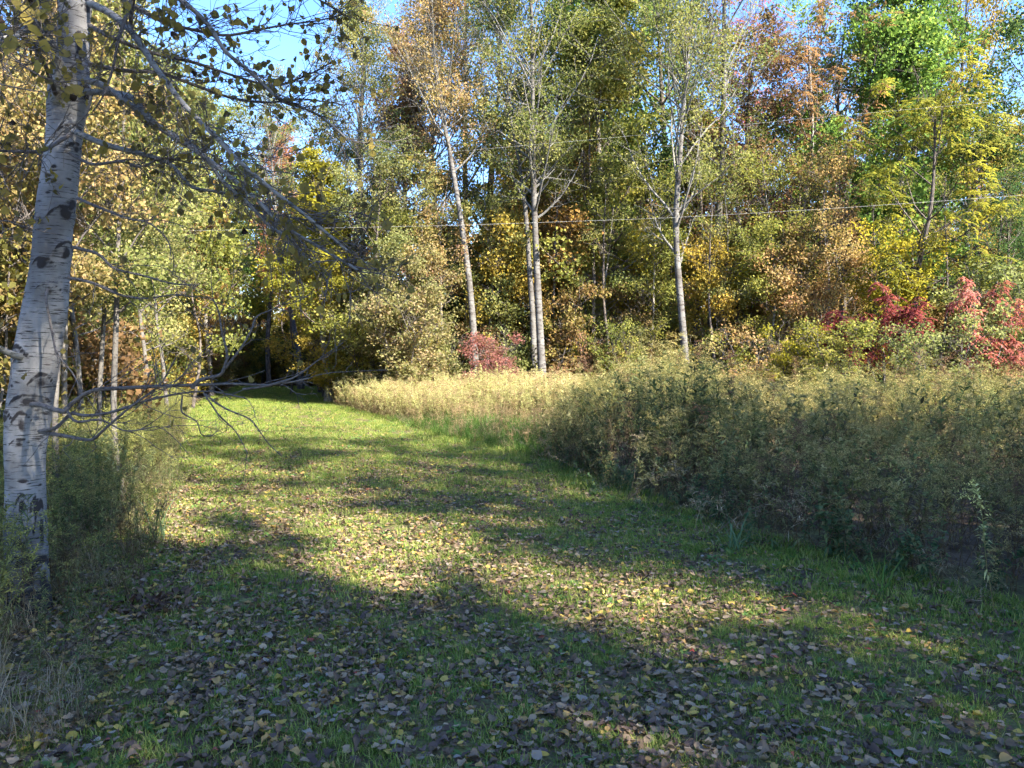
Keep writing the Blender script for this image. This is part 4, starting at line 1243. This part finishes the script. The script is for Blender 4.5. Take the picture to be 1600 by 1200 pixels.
# knots and scars: photo position, half width, half height, relief
KN = [(95, 332, 15, 12, .018), (106, 388, 13, 14, .03), (68, 411, 11, 9, .015), (75, 450, 12, 9, .018), (62, 598, 12, 12, .012), (48, 628, 20, 11, .02), (36, 662, 12, 18, .008), (32, 692, 11, 8, .008),
      (8, 655, 10, 12, .02), (30, 560, 14, 16, .02), (36, 752, 15, 5, .004), (36, 792, 8, 17, .006), (48, 800, 5, 20, .006), (33, 853, 8, 7, .008), (31, 880, 7, 9, .008), (62, 915, 22, 35, .004), (50, 950, 24, 22, .004),
      (78, 830, 9, 40, .006), (70, 965, 26, 22, .004), (95, 150, 14, 14, .02), (128, 145, 13, 14, .03), (108, 204, 14, 9, .015), (112, 228, 12, 9, .012), (85, 260, 7, 4, .004), (100, 280, 12, 2.5, .003), (135, 5, 10, 7, .015),
      (118, 60, 8, 14, .004), (95, 120, 8, 3, .003), (75, 300, 9, 2.5, .002), (60, 470, 16, 2.5, .003), (45, 520, 22, 2.5, .003), (20, 600, 10, 5, .003), (60, 700, 10, 4, .003), (14, 930, 7, 26, .004), (118, 95, 6, 20, .003), (65, 760, 7, 3, .002)]
dark = np.zeros((420, SIDES))
for (a, b, hw, hh, rel) in KN:
    q = at(a, b, HD - 0.1)
    i = int(np.argmin(np.abs(C[:, 2] - q[2])))
    off = np.clip((q[0] - C[i, 0]) / Rw[i], -0.97, 0.97)
    nd = np.array([off, -math.sqrt(1 - off * off), 0])
    k0 = C[i] + nd * Rw[i]
    d_ = vv - k0
    lat = np.linalg.norm(d_[..., :2], axis=-1) / (hw / FPX * HD)
    ver = d_[..., 2] / (hh / FPX * HD)
    # eye-shaped: the ends droop
    g = np.exp(-((lat * 1.5) ** 2 + (ver * 1.25 + 0.3 * lat ** 2) ** 2))
    g = np.maximum(g, 0.95 * np.exp(-((ver - 1.0 + 0.55 * lat ** 2) / 0.3) ** 2) * np.clip(2.2 - lat, 0, 1) * (hh > 6))
    dark = np.maximum(dark, g)
    vv += rad_dir * (g * rel * 0.6)[..., None]
for k in range(26):                               # scars on the far side and higher up
    i = rng.randint(20, 400)
    j = rng.randint(0, SIDES)
    nd = rad_dir[i, j]
    if nd[1] < -0.2 and i < 330:
        continue
    d_ = vv - vv[i, j]
    g = np.exp(-((np.linalg.norm(d_[..., :2], axis=-1) / 0.05) ** 2 + (d_[..., 2] / 0.04) ** 2))
    dark = np.maximum(dark, g)
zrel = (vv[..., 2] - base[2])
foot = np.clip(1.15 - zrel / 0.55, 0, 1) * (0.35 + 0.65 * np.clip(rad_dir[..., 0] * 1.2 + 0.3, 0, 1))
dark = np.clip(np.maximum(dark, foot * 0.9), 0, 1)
lump = 0.006 * np.sin(vv[..., 2] * 9 + 3 * rad_dir[..., 0]) * Rw[:, None] / 0.15
vv += rad_dir * (lump + rng.normal(0, 0.0008, lump.shape))[..., None]
root = new_obj('poplar_tree', None, loc=base)
tag(root, 'big pale poplar trunk with black scars and twiggy boughs in the left foreground', 'tree')
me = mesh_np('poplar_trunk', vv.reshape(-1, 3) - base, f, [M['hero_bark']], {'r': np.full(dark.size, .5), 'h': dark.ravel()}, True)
new_obj('trunk', me, root)

# boughs: photo points with distances, start width in pixels; leafy says how thick the leaves sit
BR = [
    # upper left limb and others on the left
    ([(88, 160, 4.8), (80, 110, 4.7), (73, 55, 4.6), (58, 20, 4.5), (40, -20, 4.3), (10, -80, 4.0)], 19, 1.0),
    ([(100, 60, 4.8), (70, 20, 4.4), (30, 45, 3.6), (0, 60, 3.0), (-40, 90, 2.6)], 11, 1.2),
    ([(88, 150, 4.8), (60, 100, 4.3), (40, 60, 3.9), (25, 0, 3.6)], 9, 1.2),
    ([(110, 210, 4.8), (70, 232, 4.5), (30, 235, 4.2), (-10, 240, 4.0), (-60, 230, 3.7)], 7, 1.0),
    ([(62, 340, 4.8), (40, 350, 4.6), (15, 348, 4.4), (-20, 340, 4.2)], 5, 0.7),
    ([(40, 560, 4.8), (18, 556, 4.7), (0, 545, 4.6), (-40, 520, 4.3)], 13, 0.5),
    # right side, upper
    ([(136, 126, 4.8), (165, 140, 4.7), (200, 156, 4.6), (262, 200, 4.4), (320, 235, 4.2), (400, 312, 4.0), (430, 358, 3.9), (500, 390, 3.8), (560, 430, 3.7)], 11, 0.8),
    ([(136, 143, 4.8), (190, 150, 4.6), (240, 188, 4.4), (300, 240, 4.3), (350, 285, 4.2), (395, 330, 4.1), (415, 357, 4.1), (440, 365, 4.0), (480, 400, 3.9)], 11, 0.8),
    ([(140, 5, 4.7), (170, 20, 4.5), (205, 45, 4.3), (245, 100, 4.1), (285, 150, 4.0), (330, 205, 3.9), (380, 265, 3.8), (430, 310, 3.8), (480, 335, 3.7), (540, 385, 3.7)], 12, 1.0),
    ([(150, -120, 4.8), (215, -60, 4.6), (290, 0, 4.5), (330, 40, 4.5), (360, 80, 4.5), (390, 115, 4.5), (430, 155, 4.5), (470, 162, 4.5), (500, 180, 4.6), (540, 215, 4.6)], 11, 1.1),
    ([(145, -30, 4.8), (200, 20, 4.6), (255, 35, 4.6), (300, 47, 4.6), (350, 52, 4.7), (400, 45, 4.8), (450, 38, 4.9), (500, 30, 5.0), (525, 22, 5.0)], 8, 1.1),
    ([(140, 40, 4.8), (185, 65, 4.7), (240, 80, 4.8), (300, 100, 4.9), (360, 125, 5.0), (420, 130, 5.1), (480, 110, 5.2), (520, 90, 5.2)], 8, 1.1),
    ([(138, 100, 4.8), (190, 115, 4.9), (250, 120, 5.0), (310, 130, 5.1), (365, 150, 5.2), (420, 165, 5.3), (470, 165, 5.3), (530, 170, 5.4)], 8, 1.1),
    ([(203, 45, 4.4), (208, 10, 4.3), (212, -30, 4.2)], 7, 1.1),
    ([(212, -20, 4.3), (200, 60, 4.2), (185, 105, 4.2), (165, 150, 4.1), (150, 180, 4.1)], 7, 0.9),
    ([(160, -150, 4.8), (260, -120, 4.7), (350, -80, 4.7), (430, -40, 4.8), (490, 0, 4.9), (540, 30, 5.0)], 9, 1.1),
    ([(115, 205, 4.8), (160, 218, 4.7), (220, 245, 4.6), (260, 262, 4.5), (300, 283, 4.4), (350, 300, 4.4), (390, 318, 4.3), (440, 345, 4.3)], 10, 0.8),
    ([(110, 240, 4.8), (140, 252, 4.7), (190, 255, 4.6), (220, 262, 4.5), (250, 250, 4.5), (290, 255, 4.5), (340, 275, 4.5)], 6, 0.9),
    # right side, middle: bare drooping switches
    ([(121, 310, 4.8), (150, 325, 4.7), (200, 347, 4.6), (235, 358, 4.5), (262, 378, 4.5), (271, 395, 4.5), (262, 412, 4.5)], 5.5, 0.35),
    ([(113, 386, 4.8), (150, 400, 4.7), (185, 420, 4.6), (220, 435, 4.6), (260, 442, 4.6), (310, 440, 4.6)], 6, 0.35),
    ([(107, 434, 4.8), (150, 450, 4.7), (190, 458, 4.7), (225, 460, 4.7), (270, 455, 4.7), (310, 462, 4.7), (323, 455, 4.7)], 5.5, 0.35),
    ([(75, 452, 4.75), (73, 470, 4.7), (82, 520, 4.65), (92, 550, 4.6), (110, 585, 4.55), (128, 615, 4.5), (135, 632, 4.5)], 5, 0.15),
    # right side, low
    ([(50, 632, 4.75), (66, 627, 4.55), (85, 632, 4.45), (100, 644, 4.4), (104, 640, 4.4), (118, 622, 4.4), (150, 610, 4.4), (190, 607, 4.4), (240, 604, 4.4), (300, 607, 4.4), (360, 602, 4.4), (420, 600, 4.4), (470, 596, 4.4), (492, 592, 4.4)], 9, 0.35),
    ([(300, 607, 4.4), (310, 597, 4.4), (335, 588, 4.4), (352, 575, 4.4), (350, 560, 4.4), (342, 530, 4.4), (341, 490, 4.4), (338, 465, 4.4)], 6.5, 0.3),
    ([(352, 575, 4.4), (375, 545, 4.4), (395, 510, 4.4), (402, 490, 4.4), (430, 480, 4.4), (460, 465, 4.4)], 4.5, 0.3),
    ([(62, 674, 4.75), (80, 670, 4.6), (100, 660, 4.5), (112, 650, 4.45), (135, 640, 4.4), (180, 641, 4.4), (230, 628, 4.4), (280, 614, 4.4), (330, 606, 4.4), (380, 610, 4.4)], 6.8, 0.3),
    ([(64, 675, 4.75), (100, 680, 4.6), (140, 682, 4.5), (170, 670, 4.45), (205, 640, 4.4), (222, 620, 4.4), (240, 598, 4.4), (262, 578, 4.4), (278, 562, 4.4)], 7, 0.3),
    ([(104, 640, 4.4), (125, 655, 4.4), (160, 655, 4.4), (200, 665, 4.4), (240, 668, 4.4)], 4.5, 0.2),
    ([(380, 608, 4.4), (420, 598, 4.4), (460, 580, 4.4), (500, 560, 4.4), (530, 545, 4.3)], 4, 0.2),
    ([(318, 614, 4.4), (345, 650, 4.4), (368, 680, 4.4), (392, 712, 4.4)], 3.2, 0.08),
    ([(318, 614, 4.4), (352, 635, 4.4), (392, 658, 4.4), (420, 685, 4.4), (446, 708, 4.4)], 3.2, 0.08),
    ([(285, 618, 4.4), (290, 645, 4.4), (305, 665, 4.4), (325, 682, 4.4), (345, 683, 4.4)], 2.8, 0.08),
]


def smooth_line(q, w0, w1, n):
    s = np.concatenate([[0], np.cumsum(np.linalg.norm(np.diff(q, axis=0), axis=1))])
    t = np.linspace(0, s[-1], n)
    c = np.stack([np.interp(t, s, q[:, i]) for i in range(3)], 1)
    for _ in range(2):
        c[1:-1] = (c[:-2] + 2 * c[1:-1] + c[2:]) / 4
    return c, np.linspace(w0, w1, n), s[-1]


rng = RS(101)
hero_leaf = [leaf_mesh('poplar_leaf_%d' % i, 300 + i, [M['l_hero']], 0.046 + 0.005 * i, 0.043 + .003 * i, 0.5) for i in range(4)]
hero_dark = leaf_mesh('withered_poplar_leaf', 310, [M['l_hero_dark']], 0.04, 0.036, 1.6)
LV = []                                            # (position, branch object)
for pts_, w, leafy in BR:
    q = np.array([at(*p) for p in pts_]) + np.concatenate([np.zeros((1, 3)), rng.normal(0, 0.019, (len(pts_) - 1, 3))])
    n = max(10, len(pts_) * 4)
    c, rr, Ltot = smooth_line(q, w / FPX * 4.5 / 2, max(w * 0.28, 1.3) / FPX * 4.5 / 2, n)
    A = Acc()
    v, f = tubes(c[None], rr[None], 8)
    A.add(v - base, f)
    bo = new_obj('branch', A.mesh('poplar_branch', [M['branch_bark'] if w > 9.5 else M['twig_bark']], True), root)
    # twigs
    T = nrm(np.gradient(c, axis=0))
    nt = int(Ltot * (25 if leafy > 0.5 else 7) * (1 if leafy > .1 else .5)) + 1
    ti = rng.randint(int(n * 0.18), n, nt)
    rd = nrm(rng.normal(0, 1, (nt, 3)) * np.array([1, 0.9, 0.8]))
    D = nrm(T[ti] * 0.9 + rd * 0.75 + np.array([0.1, 0, 0.05]))
    L = rng.uniform(0.12, 0.5, nt) * (0.6 + 0.4 * min(1, Ltot)) * (1 if leafy > 0.1 else 0.35)
    P2, T2 = grow(c[ti], D, L, 7, rng.uniform(-0.3, 0.5, nt), 0.16, rng)
    m = 4 if leafy > .5 else 2
    tpos = rng.randint(2, 6, (nt, m))
    st = P2[np.arange(nt)[:, None], tpos].reshape(-1, 3)
    d3 = nrm(T2[np.arange(nt)[:, None], tpos].reshape(-1, 3) * 0.8 + nrm(rng.normal(0, 1, (nt * m, 3))) * 0.85)
    P3, T3 = grow(st, d3, rng.uniform(0.05, 0.2, nt * m), 5, 0.1, 0.2, rng)
    B = Acc()
    v, f = tubes(P2, np.linspace(0.0028, 0.0016, 7)[None].repeat(nt, 0), 4)
    B.add(v - base, f)
    v, f = tubes(P3, np.linspace(0.0018, 0.0012, 5)[None].repeat(nt * m, 0), 3)
    B.add(v - base, f)
    new_obj('twigs', B.mesh('poplar_twigs', [M['twig_bark']], True), bo)
    nl = int(len(P3) * 0.62 * leafy + 0.5)
    for _ in range(nl):
        j = rng.randint(0, len(P3))
        LV.append((P3[j, rng.randint(2, 5)], bo))
Lp = np.array([p for p, b in LV])
n = len(Lp)
print('poplar leaves', n)
rot = np.stack([rng.normal(-1.3, 0.55, n), rng.normal(0, 0.5, n), rng.uniform(0, 6.283, n)], 1)
scl = rng.uniform(0.5, 1.0, n)
pxl = 800 + FPX * Lp[:, 0] / Lp[:, 1]
pyl = HZ - FPX * (Lp[:, 2] - CAMH) / Lp[:, 1]
vis = (pxl > 0) & (pxl < 1600) & (pyl > 0) & (pyl < 1200)
order = np.argsort(np.where(vis, Lp[:, 1] / scl, 1e9))[:300]
hv = rng.randint(0, 4, n)
isd = rng.uniform(0, 1, n) < 0.05
from mathutils import Euler, Matrix
first = set(order.tolist())
RV, RF, RR_, nn = [], [], [], 0
lm_np = []
for m_ in hero_leaf:
    a = np.zeros(len(m_.vertices) * 3, dtype=np.float32)
    m_.vertices.foreach_get('co', a)
    lm_np.append((a.reshape(-1, 3), np.array([list(p.vertices) for p in m_.polygons])))
for i in range(n):
    if i in first:
        o = new_obj('leaf', hero_dark if isd[i] else hero_leaf[hv[i]], LV[i][1], Lp[i] - base, rot[i], scl[i])
    else:
        R3 = np.array(Euler(rot[i]).to_matrix())
        a, pf = lm_np[hv[i]]
        RV.append((a * scl[i]) @ R3.T + Lp[i] - base)
        RF.append(pf + nn)
        RR_.append(np.full(len(a), rng.uniform(0, 1)))
        nn += len(a)
if RV:
    o = new_obj('leaves', mesh_np('poplar_more_leaves', np.concatenate(RV), np.concatenate(RF), [M['l_hero']], {'r': np.concatenate(RR_)}, True), root)
    o['kind'] = 'stuff'

# ------------------------------------------------------------------ single plants that stand out
M['sunlit_weed'] = height_mat('sunlit_weed', (0.30, 0.26, 0.12), (0.40, 0.40, 0.16), (0.55, 0.52, 0.20))  # lighter goldenrod tones, with the sunlight on the plants painted in
M['blue_grass'] = leaf_mat('broad_grass', [(0.08, 0.14, 0.07), (0.13, 0.20, 0.10), (0.19, 0.26, 0.14)], 0.35)


def single(name, me, px, d, label, cat, rz=0.0, scale=1.0, tilt=0.0):
    x = gx(px, d)
    return tag(new_obj(name, me, None, (x, d, gz(x, d) - .01), (tilt, 0, rz), scale), label, cat)


single('goldenrod_plant', weed_arrays(401, H=0.85, nleaf=60, ll=0.09, lw=0.014, plume=6, lean=.1, bare=.3).mesh('sunlit_goldenrod', [M['sunlit_weed']]), 1562, 4.75, 'single goldenrod stem with sunlight painted in pale yellow before the dark thicket at the right edge', 'weed')
single('grass_tuft', tuft_arrays(402, n=26, rad=0.07, h=0.42, w=0.011, droop=1.3).mesh('broad_grass_tuft', [M['blue_grass']]), 1150, 6.45, 'broad-bladed grass tuft at the foot of the thicket', 'grass tuft')
single('grass_tuft', tuft_arrays(403, n=22, rad=0.06, h=0.36, w=0.009, droop=1.0).mesh('broad_grass_tuft_b', [M['lush']]), 1385, 5.2, 'bright green grass tuft where the right-hand shade begins', 'grass tuft')
single('grass_tuft', tuft_arrays(404, n=24, rad=0.06, h=0.55, w=0.010, droop=1.5).mesh('reed_tuft', [M['blue_grass']]), 243, 6.7, 'arching reed-like grass tuft in the weeds right of the big trunk', 'grass tuft')
single('goldenrod_plant', weed_arrays(405, H=0.95, nleaf=70, ll=0.13, lw=0.016, plume=4, lean=.15, stems=3, base=.09).mesh('yellow_goldenrod', [M['sunlit_weed']]), 200, 7.0, 'yellowish goldenrod clump with painted sunlight beside the reed-like tuft', 'weed')  # sunlit look comes from the lightened weed colour
single('dry_stalks', weed_arrays(406, H=1.15, nleaf=6, ll=0.12, lw=0.006, plume=5, lean=.25, stems=7, base=.05, arch=-1.0, wob=.05, sw=.004).mesh('dry_stalks', [M['straw']]), 1115, 7.0, 'bundle of bent straw stalks hanging out of the thicket', 'dry stalks', tilt=0.7)
single('dry_stalks', weed_arrays(407, H=0.9, nleaf=5, ll=0.12, lw=0.006, plume=4, lean=.3, stems=6, base=.05, arch=-1.0, wob=.05, sw=.004).mesh('dry_stalks_b', [M['straw']]), 980, 8.9, 'smaller fan of straw stalks at the far foot of the thicket', 'dry stalks', tilt=0.7)

M['withered'] = leaf_mat('withered_heap', [(0.05, 0.03, 0.022), (0.11, 0.07, 0.048), (0.18, 0.12, 0.08)], 0.15)
single('withered_clump', tuft_arrays(408, n=150, rad=0.24, h=0.16, w=0.03, droop=1.8, up=(0.1, 1.6)).mesh('withered_clump', [M['withered']]), 236, 4.95, 'dark brown heap of withered leaves right of the big trunk', 'leaf heap')

# ------------------------------------------------------------------ overhead wires
for pts_, d0, d1, lb in (([(-400, 366), (100, 363), (330, 360), (720, 352), (1060, 340), (1330, 324), (1600, 305), (2100, 262)], 21, 17, 'lower thin wire crossing before the whole wood'),
                         ([(-400, 290), (100, 275), (570, 247), (720, 236), (950, 216), (1250, 186), (1580, 157), (2100, 108)], 22, 18, 'upper thin wire crossing before the tree crowns')):
    q = np.array([at(a, b, d0 + (d1 - d0) * (a + 400) / 2500) for a, b in pts_])
    c, rr, _ = smooth_line(q, 0.0027 if d0 == 21 else 0.0020, 0.0027 if d0 == 21 else 0.0020, 60)
    A = Acc()
    v, f = tubes(c[None], rr[None], 6)
    A.add(v, f)
    tag(new_obj('overhead_wire', A.mesh('overhead_wire', [M['wire']], True)), lb, 'wire')
print('done')
